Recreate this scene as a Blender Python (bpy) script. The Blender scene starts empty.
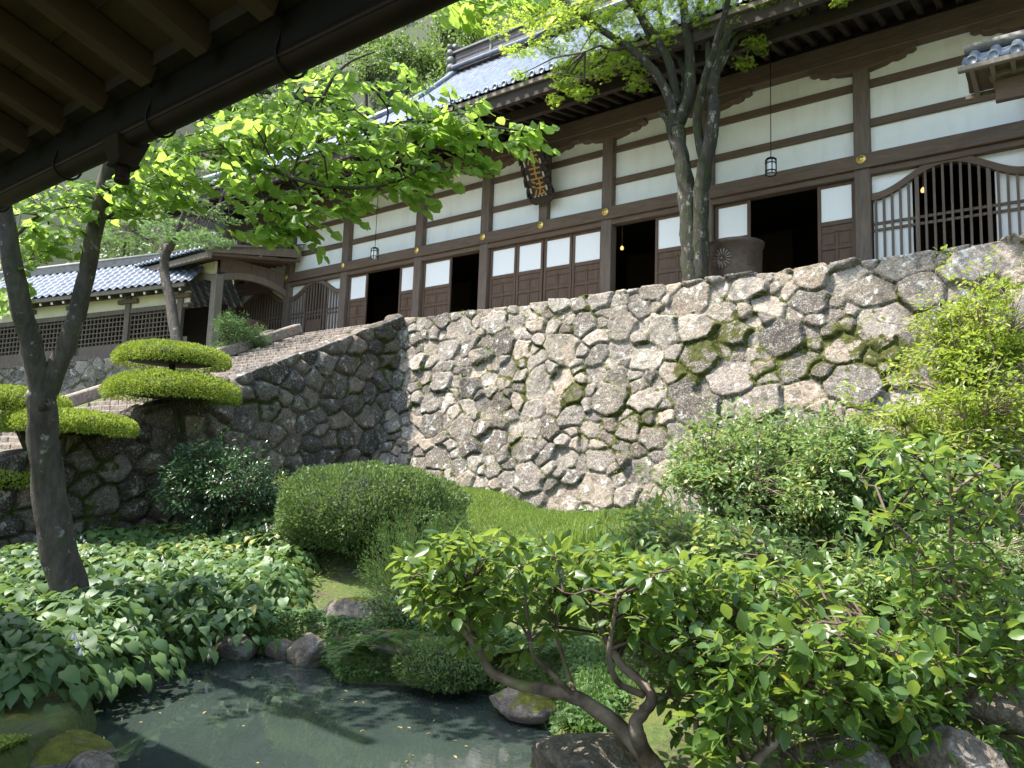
import bpy, math, random
import numpy as np
from mathutils import Vector, Matrix
random.seed(7); rng = np.random.default_rng(11)
C = bpy.context.scene.collection
SC = bpy.context.scene
R = math.radians
# ------------------------------------------------------------------ camera
F_PX, YAW, PITCH, ROLL = 754.374, R(37.0365), R(6.796), R(2.048)
fw = np.array([-math.sin(YAW)*math.cos(PITCH), math.cos(YAW)*math.cos(PITCH), math.sin(PITCH)])
r0 = np.array([math.cos(YAW), math.sin(YAW), 0.0]); u0 = np.cross(r0, fw)
rt = r0*math.cos(ROLL)+u0*math.sin(ROLL); up = -r0*math.sin(ROLL)+u0*math.cos(ROLL)
cam = bpy.data.cameras.new('camera'); cam_o = bpy.data.objects.new('camera', cam); C.objects.link(cam_o)
M = Matrix(((rt[0], up[0], -fw[0], 0), (rt[1], up[1], -fw[1], 0), (rt[2], up[2], -fw[2], 0), (0, 0, 0, 1)))
cam_o.matrix_world = M
cam.sensor_width = 36; cam.lens = F_PX/1024*36; cam.clip_start = 0.05; cam.clip_end = 2000
SC.camera = cam_o
# ------------------------------------------------------------------ light
SUN = Vector((-0.40, -0.30, 0.866)).normalized()
w = bpy.data.worlds.new('World'); SC.world = w; w.use_nodes = True
nt = w.node_tree; sky = nt.nodes.new('ShaderNodeTexSky'); sky.sky_type = 'NISHITA'; sky.sun_disc = False
sky.sun_elevation = math.asin(SUN.z); sky.sun_rotation = math.atan2(SUN.x, SUN.y); sky.air_density = 1.3; sky.dust_density = 2.0
nt.links.new(sky.outputs[0], nt.nodes['Background'].inputs[0]); nt.nodes['Background'].inputs[1].default_value = 0.15
sl = bpy.data.lights.new('sun', 'SUN'); sl.energy = 3.7; sl.angle = R(0.55); sl.color = (1.0, 0.95, 0.87)
so = bpy.data.objects.new('sun', sl); C.objects.link(so); so.rotation_euler = SUN.to_track_quat('Z', 'Y').to_euler(); so.location = (0, 0, 30)
SC.view_settings.view_transform = 'Standard'; SC.view_settings.look = 'None'; SC.view_settings.gamma = 1
SC.view_settings.use_curve_mapping = False
SC.view_settings.exposure = 1.75
SC.render.engine = 'CYCLES'
SC.cycles.use_denoising = True
SC.cycles.max_bounces = 7; SC.cycles.diffuse_bounces = 4; SC.cycles.transmission_bounces = 4; SC.cycles.transparent_max_bounces = 6
SC.cycles.sample_clamp_indirect = 6

# ------------------------------------------------------------------ measuring helpers
def ray(px, py): return fw + rt*(px-512)/F_PX + up*(384-py)/F_PX
def U(px, py, z): return ray(px, py)*z
def onX(px, py, X): d = ray(px, py); return d*(X/d[0])
def onY(px, py, Y): d = ray(px, py); return d*(Y/d[1])
def onZ(px, py, Z): d = ray(px, py); return d*(Z/d[2])
def depth(P): return float(np.dot(P, fw))
# ------------------------------------------------------------------ noise
def _h(ix, iy, iz):
    n = (ix*374761393 + iy*668265263 + iz*2147483647*3 + 1013904223) & 0xffffffff
    n = ((n ^ (n >> 13))*1274126177) & 0xffffffff
    return ((n ^ (n >> 16)) & 0xffff)/65535.0
def noise3(P, s=1.0, seed=0):
    P = np.asarray(P, float)/s + seed*17.31
    i = np.floor(P).astype(np.int64); f = P-i; f = f*f*(3-2*f); o = 0
    for dx in (0, 1):
        for dy in (0, 1):
            for dz in (0, 1):
                wt = np.where(dx, f[..., 0], 1-f[..., 0])*np.where(dy, f[..., 1], 1-f[..., 1])*np.where(dz, f[..., 2], 1-f[..., 2])
                o = o + wt*_h(i[..., 0]+dx, i[..., 1]+dy, i[..., 2]+dz)
    return o*2-1
def fbm(P, s=1.0, o=4, seed=0):
    a = 0; k = 1.0
    for j in range(o): a = a + k*noise3(P, s, seed+j); s *= .5; k *= .5
    return a
# ------------------------------------------------------------------ scene helpers
BASE = {}
def tag(o, label=None, cat=None, group=None, kind=None):
    if label: o['label'] = label
    if cat: o['category'] = cat
    if group: o['group'] = group
    if kind: o['kind'] = kind
    return o
def thing(name, label, cat, loc=(0, 0, 0), group=None):
    o = bpy.data.objects.new(name, None); C.objects.link(o); o.location = tuple(float(v) for v in loc); o.empty_display_size = .2
    BASE[o.name] = np.array(loc, float); tag(o, label, cat, group); return o
def copy_tree(o, loc, label, group=None):
    def cp(a, par):
        c = a.copy(); C.objects.link(c); BASE[c.name] = np.array(loc, float)
        c.parent = par
        for ch in [x for x in C.objects if x.parent == a]: cp(ch, c)
        return c
    r = cp(o, None); r.location = tuple(loc); r['label'] = label
    if group: r['group'] = group
    return r
def link(name, me, mat, parent=None, at=None):
    o = bpy.data.objects.new(name, me); C.objects.link(o)
    if mat is not None: me.materials.append(mat)
    if parent is not None:
        o.parent = parent; BASE[o.name] = BASE[parent.name]
    else:
        BASE[o.name] = np.array(at if at is not None else (0, 0, 0), float); o.location = tuple(BASE[o.name])
    return o
def mesh_arrays(name, V, loops, starts, totals, smooth=False, attrs=None):
    me = bpy.data.meshes.new(name)
    me.vertices.add(len(V)); me.vertices.foreach_set('co', np.ascontiguousarray(V, np.float32).ravel())
    me.loops.add(len(loops)); me.loops.foreach_set('vertex_index', np.ascontiguousarray(loops, np.int32))
    me.polygons.add(len(starts)); me.polygons.foreach_set('loop_start', np.ascontiguousarray(starts, np.int32))
    me.polygons.foreach_set('use_smooth', np.full(len(starts), bool(smooth)))
    for k, a in (attrs or {}).items():
        at = me.attributes.new(k, 'FLOAT', 'POINT'); at.data.foreach_set('value', np.ascontiguousarray(a, np.float32).ravel())
    me.update(calc_edges=True); me.validate(); return me
def base_of(parent, at): return BASE[parent.name] if parent is not None else np.array(at if at is not None else (0, 0, 0), float)
def grid_obj(name, G, mat, parent=None, at=None, attrs=None, smooth=True):
    """G: HxWx3 world coordinates"""
    H_, W_ = G.shape[:2]; idx = np.arange(H_*W_).reshape(H_, W_)
    q = np.stack([idx[:-1, :-1], idx[:-1, 1:], idx[1:, 1:], idx[1:, :-1]], -1).reshape(-1, 4)
    V = G.reshape(-1, 3)-base_of(parent, at)
    me = mesh_arrays(name, V, q.ravel(), np.arange(len(q))*4, None, smooth, attrs)
    return link(name, me, mat, parent, at)
class MB:
    def __init__(s): s.v = []; s.f = []; s.sm = []
    def add(s, V, F_, smooth=False):
        n = len(s.v); s.v += [tuple(map(float, p)) for p in V]; s.f += [tuple(i+n for i in f) for f in F_]; s.sm += [smooth]*len(F_); return s
    def box(s, a, b):
        (x0, y0, z0), (x1, y1, z1) = a, b
        V = [(x0, y0, z0), (x1, y0, z0), (x1, y1, z0), (x0, y1, z0), (x0, y0, z1), (x1, y0, z1), (x1, y1, z1), (x0, y1, z1)]
        return s.add(V, [(0, 3, 2, 1), (4, 5, 6, 7), (0, 1, 5, 4), (1, 2, 6, 5), (2, 3, 7, 6), (3, 0, 4, 7)])
    def bar(s, A, B, w_, h, upv=(0, 0, 1)):
        A = np.array(A, float); B = np.array(B, float); d = B-A; d /= np.linalg.norm(d)
        sd = np.cross(d, upv); sd /= np.linalg.norm(sd); u_ = np.cross(sd, d)
        V = [P+sd*i*w_/2+u_*j*h/2 for P in (A, B) for i, j in ((-1, -1), (1, -1), (1, 1), (-1, 1))]
        return s.add(V, [(3, 2, 1, 0), (4, 5, 6, 7), (0, 1, 5, 4), (1, 2, 6, 5), (2, 3, 7, 6), (3, 0, 4, 7)])
    def prism(s, pts, off):
        """pts: list of 3D points (planar outline), off: extrusion vector"""
        n = len(pts); P = [np.array(p, float) for p in pts]; Q = [p+np.array(off, float) for p in P]
        nrm = sum((np.cross(P[i], P[(i+1) % n]) for i in range(n)))
        fl = np.dot(nrm, off) > 0
        F_ = [tuple(range(n))[::(-1 if fl else 1)], tuple(range(n, 2*n))[::(1 if fl else -1)]]
        for i in range(n):
            j = (i+1) % n; F_.append((i, j, j+n, i+n) if fl else (j, i, i+n, j+n))
        return s.add(P+Q, F_)
    def tube(s, pts, rad, seg=8, cap=True, smooth=True, wob=0.0):
        P = [np.array(p, float) for p in pts]; n = len(P); rad = rad if hasattr(rad, '__len__') else [rad]*n
        V = []; side = None
        for i in range(n):
            t = P[min(i+1, n-1)]-P[max(i-1, 0)]; t /= (np.linalg.norm(t)+1e-9)
            if side is None: side = np.cross(t, (0, 0, 1) if abs(t[2]) < .9 else (1, 0, 0))
            side = side-t*np.dot(side, t); side /= (np.linalg.norm(side)+1e-9); u_ = np.cross(t, side)
            for k in range(seg):
                a = 2*math.pi*k/seg; rr = rad[i]*(1+(wob*math.sin(3*a+i*1.3)+wob*random.uniform(-1, 1)*.6 if wob else 0))
                V.append(P[i]+(side*math.cos(a)+u_*math.sin(a))*rr)
        F_ = [(i*seg+k, i*seg+(k+1) % seg, (i+1)*seg+(k+1) % seg, (i+1)*seg+k) for i in range(n-1) for k in range(seg)]
        if cap: F_ += [tuple(range(seg))[::-1], tuple((n-1)*seg+k for k in range(seg))]
        return s.add(V, F_, smooth)
    def lathe(s, c, prof, seg=24, axis=(0, 0, 1), smooth=True):
        ax = np.array(axis, float); ax /= np.linalg.norm(ax); sd = np.cross(ax, (1, 0, 0) if abs(ax[0]) < .8 else (0, 1, 0)); sd /= np.linalg.norm(sd); u_ = np.cross(ax, sd)
        V = [np.array(c)+ax*h+(sd*math.cos(2*math.pi*k/seg)+u_*math.sin(2*math.pi*k/seg))*r for r, h in prof for k in range(seg)]
        n = len(prof)
        F_ = [(i*seg+k, i*seg+(k+1) % seg, (i+1)*seg+(k+1) % seg, (i+1)*seg+k) for i in range(n-1) for k in range(seg)]
        if prof[0][0] > 1e-4: F_.append(tuple(range(seg))[::-1])
        if prof[-1][0] > 1e-4: F_.append(tuple((n-1)*seg+k for k in range(seg)))
        return s.add(V, F_, smooth)
    def build(s, name, mat, parent=None, at=None, bevel=0):
        b = base_of(parent, at); me = bpy.data.meshes.new(name)
        me.from_pydata([tuple(np.array(p)-b) for p in s.v], [], s.f); me.polygons.foreach_set('use_smooth', s.sm); me.update()
        o = link(name, me, mat, parent, at)
        if bevel:
            m = o.modifiers.new('bevel', 'BEVEL'); m.width = bevel; m.segments = 1; m.limit_method = 'ANGLE'
        return o
# ------------------------------------------------------------------ materials
def newmat(name):
    m = bpy.data.materials.new(name); m.use_nodes = True; t = m.node_tree; b = t.nodes['Principled BSDF']; return m, t, b
def N(t, typ, **kw):
    n = t.nodes.new(typ)
    for k, v in kw.items():
        if k in ('inp',):
            for kk, vv in v.items(): n.inputs[kk].default_value = vv
        else: setattr(n, k, v)
    return n
def ramp(t, src, stops):
    r = t.nodes.new('ShaderNodeValToRGB'); e = r.color_ramp.elements
    while len(e) < len(stops): e.new(.5)
    for i, (p, c) in enumerate(stops): e[i].position = p; e[i].color = (*c, 1) if len(c) == 3 else c
    t.links.new(src, r.inputs[0]); return r.outputs[0]
def tex(t, scale, detail=4, rough=.55, stretch=None, coord='Object', dist=0):
    tc = t.nodes.new('ShaderNodeTexCoord'); o = tc.outputs[coord]
    if stretch:
        mp = t.nodes.new('ShaderNodeMapping'); mp.inputs['Scale'].default_value = stretch; t.links.new(o, mp.inputs[0]); o = mp.outputs[0]
    n = t.nodes.new('ShaderNodeTexNoise'); n.inputs['Scale'].default_value = scale; n.inputs['Detail'].default_value = detail
    n.inputs['Roughness'].default_value = rough; n.inputs['Distortion'].default_value = dist
    t.links.new(o, n.inputs['Vector']); return n.outputs['Fac']
def mixc(t, fac, a, b, mode='MIX'):
    m = t.nodes.new('ShaderNodeMix'); m.data_type = 'RGBA'; m.blend_type = mode
    for s, v in ((m.inputs[0], fac), (m.inputs[6], a), (m.inputs[7], b)):
        if hasattr(v, 'links'): t.links.new(v, s)
        elif isinstance(v, (int, float)): s.default_value = v
        else: s.default_value = (*v, 1)
    return m.outputs[2]
def math_(t, op, a, b=0.0, clamp=False):
    m = t.nodes.new('ShaderNodeMath'); m.operation = op; m.use_clamp = clamp
    for s, v in ((m.inputs[0], a), (m.inputs[1], b)):
        if hasattr(v, 'links'): t.links.new(v, s)
        else: s.default_value = v
    return m.outputs[0]
def attr(t, name):
    a = t.nodes.new('ShaderNodeAttribute'); a.attribute_name = name; return a.outputs['Fac']
def bump(t, b, h, strength=.5, dist=.02):
    n = t.nodes.new('ShaderNodeBump'); n.inputs['Strength'].default_value = strength; n.inputs['Distance'].default_value = dist
    t.links.new(h, n.inputs['Height']); t.links.new(n.outputs[0], b.inputs['Normal'])
def wood(name, c1, c2, stretch=(1, 1, 8), rough=.75, scale=14, stain=None):
    m, t, b = newmat(name)
    st = tuple(1.0/s if s > 1 else 1.0 for s in stretch)
    g = tex(t, scale, 6, .6, st, dist=.6); big = tex(t, 1.3, 3)
    col = ramp(t, g, [(.25, c1), (.75, c2)])
    col = mixc(t, ramp(t, big, [(.35, (0, 0, 0)), (.7, (1, 1, 1))]), col, mixc(t, .6, col, stain or tuple(x*.6+.02 for x in c2)))
    t.links.new(col, b.inputs['Base Color']); b.inputs['Roughness'].default_value = rough; b.inputs['Specular IOR Level'].default_value = .3
    bump(t, b, g, .35, .006); return m
def plain(name, c, rough=.6, metal=0, var=.15, scale=6, bmp=0, spec=.5):
    m, t, b = newmat(name); g = tex(t, scale, 5)
    col = ramp(t, g, [(.3, tuple(x*(1-var) for x in c)), (.7, tuple(min(1, x*(1+var)) for x in c))])
    t.links.new(col, b.inputs['Base Color']); b.inputs['Roughness'].default_value = rough; b.inputs['Metallic'].default_value = metal
    b.inputs['Specular IOR Level'].default_value = spec
    if bmp: bump(t, b, g, bmp, .01)
    return m
def leafmat(name, dark, light, trans, tf=.45, rough=.45, spec=.5, yellow=None):
    m, t, b = newmat(name); a = attr(t, 'tint')
    stops = [(0.0, dark), (.85, light)] + ([(1.0, yellow)] if yellow else [])
    if yellow: stops = [(0.0, dark), (.95, light), (.99, yellow)]
    col = ramp(t, a, stops)
    t.links.new(col, b.inputs['Base Color']); b.inputs['Roughness'].default_value = rough; b.inputs['Specular IOR Level'].default_value = spec
    tr = t.nodes.new('ShaderNodeBsdfTranslucent'); t.links.new(mixc(t, .65, col, trans), tr.inputs['Color'])
    mx = t.nodes.new('ShaderNodeMixShader'); mx.inputs[0].default_value = tf
    t.links.new(b.outputs[0], mx.inputs[1]); t.links.new(tr.outputs[0], mx.inputs[2]); t.links.new(mx.outputs[0], t.nodes['Material Output'].inputs[0])
    return m
def stone(name, dark, light, lichen=.5, mossc=(.070, .075, .016), use_attr=True, moss_top=0.0):
    m, t, b = newmat(name)
    n1 = tex(t, 2.2, 6, .65); n2 = tex(t, 14, 5, .7); n3 = tex(t, 5.5, 8, .7); n4 = tex(t, 38, 3, .6)
    base = ramp(t, attr(t, 'rnd') if use_attr else n1, [(0.0, dark), (.45, tuple((a+b_)/2 for a, b_ in zip(dark, light))), (1.0, light)])
    if use_attr:
        fr = math_(t, 'FRACT', math_(t, 'MULTIPLY', attr(t, 'rnd'), 13.0)); base = mixc(t, .6, base, ramp(t, fr, [(0.0, (1.15, 1.0, .80)), (.35, (1.0, 1.0, .98)), (.6, (.62, .60, .62)), (.8, (1.2, 1.08, .92)), (1.0, (.92, .97, .95))]), 'MULTIPLY')
    mott = ramp(t, n2, [(.3, (.42, .40, .39)), (.48, (.95, .95, .95)), (.70, (1.45, 1.4, 1.32))])
    col = mixc(t, 1.0, base, mott, 'MULTIPLY')
    li = ramp(t, n3, [(.56, (0, 0, 0)), (.62, (1, 1, 1))])
    li2 = ramp(t, n4, [(.54, (0, 0, 0)), (.62, (1, 1, 1))])
    lf = math_(t, 'MULTIPLY', math_(t, 'MAXIMUM', li, math_(t, 'MULTIPLY', li2, .45)), lichen)
    col = mixc(t, lf, col, (.52, .51, .47))
    dk = ramp(t, n1, [(.52, (0, 0, 0)), (.68, (1, 1, 1))])
    col = mixc(t, math_(t, 'MULTIPLY', dk, .6), col, tuple(x*.45 for x in dark))
    if use_attr:
        mf = math_(t, 'ADD', attr(t, 'moss'), math_(t, 'MULTIPLY', math_(t, 'SUBTRACT', n3, .5), 2.6))
        mf = ramp(t, mf, [(.46, (0, 0, 0)), (.60, (1, 1, 1))])
        col = mixc(t, mf, col, ramp(t, n2, [(.3, tuple(x*.45 for x in mossc)), (.7, tuple(x*1.35 for x in mossc))]))
    if moss_top:
        gm = t.nodes.new('ShaderNodeNewGeometry'); sp = t.nodes.new('ShaderNodeSeparateXYZ'); t.links.new(gm.outputs['Normal'], sp.inputs[0])
        mf = math_(t, 'ADD', math_(t, 'MULTIPLY', sp.outputs[2], moss_top), math_(t, 'MULTIPLY', math_(t, 'SUBTRACT', n3, .5), 1.5))
        mf = ramp(t, mf, [(.5, (0, 0, 0)), (.66, (1, 1, 1))])
        col = mixc(t, mf, col, ramp(t, n2, [(.3, tuple(x*.5 for x in mossc)), (.7, tuple(x*1.4 for x in mossc))]))
    t.links.new(col, b.inputs['Base Color']); b.inputs['Roughness'].default_value = .88; b.inputs['Specular IOR Level'].default_value = .25
    bump(t, b, math_(t, 'ADD', n2, math_(t, 'ADD', math_(t, 'MULTIPLY', n3, 1.2), math_(t, 'MULTIPLY', n4, .5))), .85, .035); return m
MAT = {}
MAT['wood'] = wood('weathered_wood', (.075, .049, .034), (.165, .117, .084), (8, 1, 1))
MAT['wood_v'] = wood('weathered_post', (.080, .058, .045), (.19, .145, .115), (1, 1, 8))
MAT['wood_grey'] = wood('greyed_wood', (.14, .115, .09), (.26, .22, .18), (1, 1, 8))
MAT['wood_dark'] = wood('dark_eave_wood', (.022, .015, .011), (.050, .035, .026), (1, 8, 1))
MAT['door_wood'] = wood('red_brown_door', (.070, .042, .028), (.155, .10, .068), (1, 1, 8))
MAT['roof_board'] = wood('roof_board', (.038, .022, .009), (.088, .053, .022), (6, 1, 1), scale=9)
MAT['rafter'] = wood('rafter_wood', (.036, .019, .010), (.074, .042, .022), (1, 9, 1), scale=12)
m_, t_, b_ = newmat('white_plaster'); n1 = tex(t_, 1.5, 6, .65); n2 = tex(t_, 3.0, 5, .6, (1, 1, .18)); n3 = tex(t_, 40, 3)
c_ = mixc(t_, ramp(t_, n2, [(.5, (0, 0, 0)), (.85, (.55, .55, .55))]), ramp(t_, n1, [(.3, (.81, .82, .81)), (.65, (.87, .88, .88))]), (.62, .60, .54))
t_.links.new(c_, b_.inputs['Base Color']); b_.inputs['Roughness'].default_value = .85; bump(t_, b_, n3, .15, .004); MAT['plaster'] = m_
MAT['plaster_y'] = plain('cream_plaster', (.62, .58, .42), .85, var=.08, scale=2)
m_, t_, b_ = newmat('shoji_paper'); b_.inputs['Base Color'].default_value = (.86, .87, .88, 1); b_.inputs['Roughness'].default_value = .7
wv = t_.nodes.new('ShaderNodeTexWave'); wv.inputs['Scale'].default_value = 9; wv.bands_direction = 'X'; tc = t_.nodes.new('ShaderNodeTexCoord'); t_.links.new(tc.outputs['Object'], wv.inputs[0])
t_.links.new(ramp(t_, wv.outputs[0], [(0, (.78, .79, .80)), (.18, (.88, .89, .90))]), b_.inputs['Base Color']); MAT['paper'] = m_
MAT['tile'] = plain('grey_roof_tile', (.12, .145, .185), .42, var=.35, scale=3.5, bmp=.1)
MAT['tile_old'] = plain('weathered_ridge_tile', (.13, .13, .12), .65, var=.3, scale=5, bmp=.2)
MAT['ridgeboard'] = plain('ridge_clay', (.19, .15, .15), .6, var=.2)
MAT['gold'] = plain('gilt_brass', (.75, .55, .16), .35, .8, var=.1)
MAT['giltpaint'] = plain('gilt_lettering', (.36, .20, .06), .5, .3, var=.1)
MAT['plaque'] = plain('dark_lacquer', (.016, .010, .008), .5, var=.3)
MAT['pearl'] = plain('pale_inlay', (.42, .38, .32), .5, var=.15)
MAT['iron'] = plain('brown_cast_iron', (.070, .050, .038), .55, .4, var=.25, scale=10, bmp=.25)
MAT['gutter'] = plain('brown_gutter', (.016, .008, .006), .6, 0, var=.2, spec=.2)
MAT['black'] = plain('black_metal', (.008, .007, .007), .6, 0, var=.1, spec=.2)
MAT['blackdark'] = plain('dark_interior', (.010, .008, .007), .9, var=.2)
MAT['glass'] = plain('lantern_glass', (.72, .78, .80), .15, var=.05)
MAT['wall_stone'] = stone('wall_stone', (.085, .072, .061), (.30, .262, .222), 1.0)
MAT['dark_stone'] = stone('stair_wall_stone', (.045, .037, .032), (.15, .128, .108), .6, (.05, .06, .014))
MAT['rock'] = stone('garden_rock', (.075, .062, .048), (.20, .17, .135), .35, use_attr=False, moss_top=.25)
MAT['moss_rock'] = stone('mossy_rock', (.10, .085, .07), (.22, .19, .16), .2, (.11, .115, .015), use_attr=False, moss_top=.75)
MAT['step'] = stone('step_stone', (.17, .14, .115), (.30, .25, .21), .3, use_attr=False)
m_, t_, b_ = newmat('bark'); n1 = tex(t_, 9, 6, .7, (1, 1, .35)); n2 = tex(t_, 7.5, 6, .7); n3 = tex(t_, 4, 5, .7)
c_ = ramp(t_, n1, [(.3, (.022, .017, .013)), (.7, (.095, .080, .064))])
c_ = mixc(t_, ramp(t_, n2, [(.60, (0, 0, 0)), (.64, (1, 1, 1))]), c_, (.21, .21, .185))
c_ = mixc(t_, ramp(t_, n3, [(.55, (0, 0, 0)), (.66, (1, 1, 1))]), c_, (.045, .052, .012))
t_.links.new(c_, b_.inputs['Base Color']); b_.inputs['Roughness'].default_value = .9; bump(t_, b_, n1, .9, .03); MAT['bark'] = m_
m_, t_, b_ = newmat('mossy_bark'); n1 = tex(t_, 12, 6, .75, (1, 1, .35)); n2 = tex(t_, 5.5, 7, .75, (1, 1, .45)); n3 = tex(t_, 6.5, 7, .75, (1, 1, .5))
c_ = ramp(t_, n1, [(.3, (.012, .010, .008)), (.7, (.045, .037, .030))])
c_ = mixc(t_, ramp(t_, n3, [(.55, (0, 0, 0)), (.60, (1, 1, 1))]), c_, (.20, .19, .155))
c_ = mixc(t_, ramp(t_, n2, [(.47, (0, 0, 0)), (.53, (1, 1, 1))]), c_, ramp(t_, n1, [(.35, (.008, .011, .003)), (.7, (.040, .047, .010))]))
t_.links.new(c_, b_.inputs['Base Color']); b_.inputs['Roughness'].default_value = .9; bump(t_, b_, n1, 1.0, .04); MAT['mossbark'] = m_
MAT['twig'] = plain('brown_twig', (.075, .05, .035), .8, var=.35, scale=12)
MAT['twig_pale'] = plain('pale_twig', (.19, .14, .10), .75, var=.45, scale=9)
MAT['core'] = plain('shade_core', (.018, .030, .010), .95, var=.3)  # dark green standing in for the shade inside clipped shrubs
# leaves
MAT['lf_broad'] = leafmat('broad_tree_leaf', (.055, .12, .02), (.165, .275, .045), (.47, .68, .11), .66, .5)
MAT['lf_maple'] = leafmat('maple_leaf', (.07, .135, .018), (.24, .34, .04), (.62, .80, .10), .70, .55)
MAT['lf_maple2'] = leafmat('green_maple_leaf', (.04, .095, .03), (.10, .18, .06), (.22, .38, .10), .45, .55)
MAT['lf_forest'] = leafmat('forest_leaf', (.035, .08, .018), (.13, .21, .04), (.26, .38, .07), .35, .6)
MAT['lf_yew'] = leafmat('golden_yew_leaf', (.10, .16, .02), (.28, .36, .045), (.40, .48, .06), .35, .6)
MAT['lf_azalea'] = leafmat('azalea_leaf', (.04, .08, .024), (.135, .21, .06), (.24, .34, .08), .3, .5)
MAT['lf_dark'] = leafmat('dark_glossy_leaf', (.025, .06, .022), (.075, .145, .055), (.08, .18, .03), .2, .3, .6)
MAT['lf_camellia'] = leafmat('camellia_leaf', (.020, .060, .015), (.13, .22, .045), (.42, .56, .08), .4, .36, .5, (.30, .30, .03))
MAT['lf_shrub'] = leafmat('shrub_leaf', (.055, .105, .03), (.175, .265, .085), (.34, .48, .12), .38, .38, .6, (.30, .30, .05))
MAT['lf_bright'] = leafmat('bright_shrub_leaf', (.12, .19, .02), (.29, .37, .06), (.50, .60, .08), .4, .45, .5, (.42, .32, .05))
MAT['lf_hosta'] = leafmat('hosta_leaf', (.034, .08, .028), (.13, .215, .068), (.28, .42, .09), .28, .5, .4, (.26, .26, .06))
MAT['lf_grass'] = leafmat('grass_blade', (.075, .14, .025), (.19, .28, .05), (.32, .44, .07), .4, .6)
MAT['lf_fern'] = leafmat('fern_frond', (.03, .08, .015), (.08, .16, .03), (.2, .34, .05), .35, .6)
MAT['litter'] = leafmat('dry_leaf', (.10, .05, .02), (.30, .22, .08), (.3, .2, .06), .15, .8)
MAT['petal'] = plain('pale_petal', (.75, .70, .80), .6, var=.05)
# ------------------------------------------------------------------ ground
POND = np.array([(-4.7, .9), (-5.0, 1.9), (-5.35, 2.55), (-6.05, 3.0), (-6.5, 3.05), (-7.0, 3.5), (-7.35, 4.2), (-7.2, 5.0), (-6.6, 5.3), (-5.95, 5.2), (-5.6, 5.0), (-5.1, 5.35),
                 (-4.5, 5.75), (-3.7, 5.65), (-3.25, 5.1), (-2.9, 4.6), (-2.75, 3.8), (-2.5, 2.6), (-2.4, 1.2), (-3.2, .4)])
def pond_sd(X, Y):
    """signed distance, negative inside"""
    X = np.asarray(X, float); Y = np.asarray(Y, float); d = np.full(X.shape, 1e9); ins = np.zeros(X.shape, bool); n = len(POND)
    for i in range(n):
        a = POND[i]; b = POND[(i+1) % n]; e = b-a
        t = np.clip(((X-a[0])*e[0]+(Y-a[1])*e[1])/(e@e), 0, 1)
        d = np.minimum(d, np.hypot(X-a[0]-t*e[0], Y-a[1]-t*e[1]))
        c = ((a[1] > Y) != (b[1] > Y)) & (X < (b[0]-a[0])*(Y-a[1])/(b[1]-a[1]+1e-12)+a[0]); ins ^= c
    return np.where(ins, -d, d)
CP = np.array([(-14, 13, .35), (-12.5, 12.4, .05), (-10, 12.3, -.35), (-6, 12.2, -.6), (-2, 12.2, -.5), (2, 12, -.3), (6, 12, 0), (-13.7, 9, -1.1), (-13.7, 6.8, -1.5), (-13.7, 4.5, -1.7),
   (-10, 9, -1.05), (-7, 9, -1.15), (-4, 9, -1.1), (-1, 9, -.8), (3, 9, -.3), (-10, 6, -1.6), (-7, 6.3, -1.7), (-4.5, 6.8, -1.6), (-2, 6, -1.6), (0, 5, -1.45), (3, 5, -1),
   (1, 3, -1.5), (-1.5, 3, -1.75), (-9, 3, -1.75), (-12, 2, -1.7), (-6, 1.8, -1.8), (-3.5, 0, -1.75), (0, 0, -1.7), (-10, 0, -1.7), (6, 0, -1.4), (8, 6, -.5), (-8, 11, -.75), (-5, 11, -.8)])
def ground(X, Y):
    X = np.asarray(X, float); Y = np.asarray(Y, float)
    d2 = (X[..., None]-CP[:, 0])**2+(Y[..., None]-CP[:, 1])**2+.25; w_ = d2**-1.6
    g = (w_*CP[:, 2]).sum(-1)/w_.sum(-1)
    g = g+fbm(np.stack([X, Y, X*0], -1), 1.6, 3, 3)*.05
    # rising ground left of the stairs
    L = np.clip(-1.7+(Y-4.3)*.55, -1.75, 3.35)
    k = np.clip((-14.6-X)/1.2, 0, 1); g = g*(1-k)+L*k
    # far: level behind the terrace wall, kept below it
    k = np.clip((Y-13.2)/1.0, 0, 1)*(1-np.clip((-14-X)/1, 0, 1)); g = g*(1-k)+.5*k
    s = pond_sd(X, Y); k = np.clip(-s/.35+.35, 0, 1); g = g*(1-k)+(-2.75)*k
    # wooded hill behind
    hh = np.clip((Y-33)/48, 0, 1)*95*(.95+.05*np.sin(X*.03+2)); g = np.where(Y > 33, np.maximum(g, 3.3+hh+fbm(np.stack([X, Y, X*0], -1), 25, 3, 9)*4*np.clip((Y-33)/10, 0, 1)), g)
    hl = np.clip((-34-X)/50, 0, 1)*45; g = np.where(X < -34, np.maximum(g, 3.0+hl), g)
    return g
def gz(x, y): return float(ground(np.array([x]), np.array([y]))[0])
def G(px, py, z0=3.0, z1=26.0):
    d = ray(px, py); t = np.linspace(z0, z1, 600); P = d[None]*t[:, None]; below = P[:, 2] < ground(P[:, 0], P[:, 1])
    i = int(np.argmax(below)) if below.any() else 300
    return P[i]
xs = np.unique(np.concatenate([np.linspace(-300, -36, 45), np.linspace(-36, -14, 60), np.linspace(-14, 4, 240), np.linspace(4, 12, 40), np.linspace(12, 300, 45)]))
ys = np.unique(np.concatenate([np.linspace(-200, -4, 30), np.linspace(-4, 0, 14), np.linspace(0, 13.5, 200), np.linspace(13.5, 33, 40), np.linspace(33, 300, 70)]))
XX, YY = np.meshgrid(xs, ys); ZZ = ground(XX, YY)
m_, t_, b_ = newmat('garden_ground'); n1 = tex(t_, .9, 5, .6); n2 = tex(t_, 22, 5, .7); n3 = tex(t_, 3.1, 6, .7)
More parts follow.
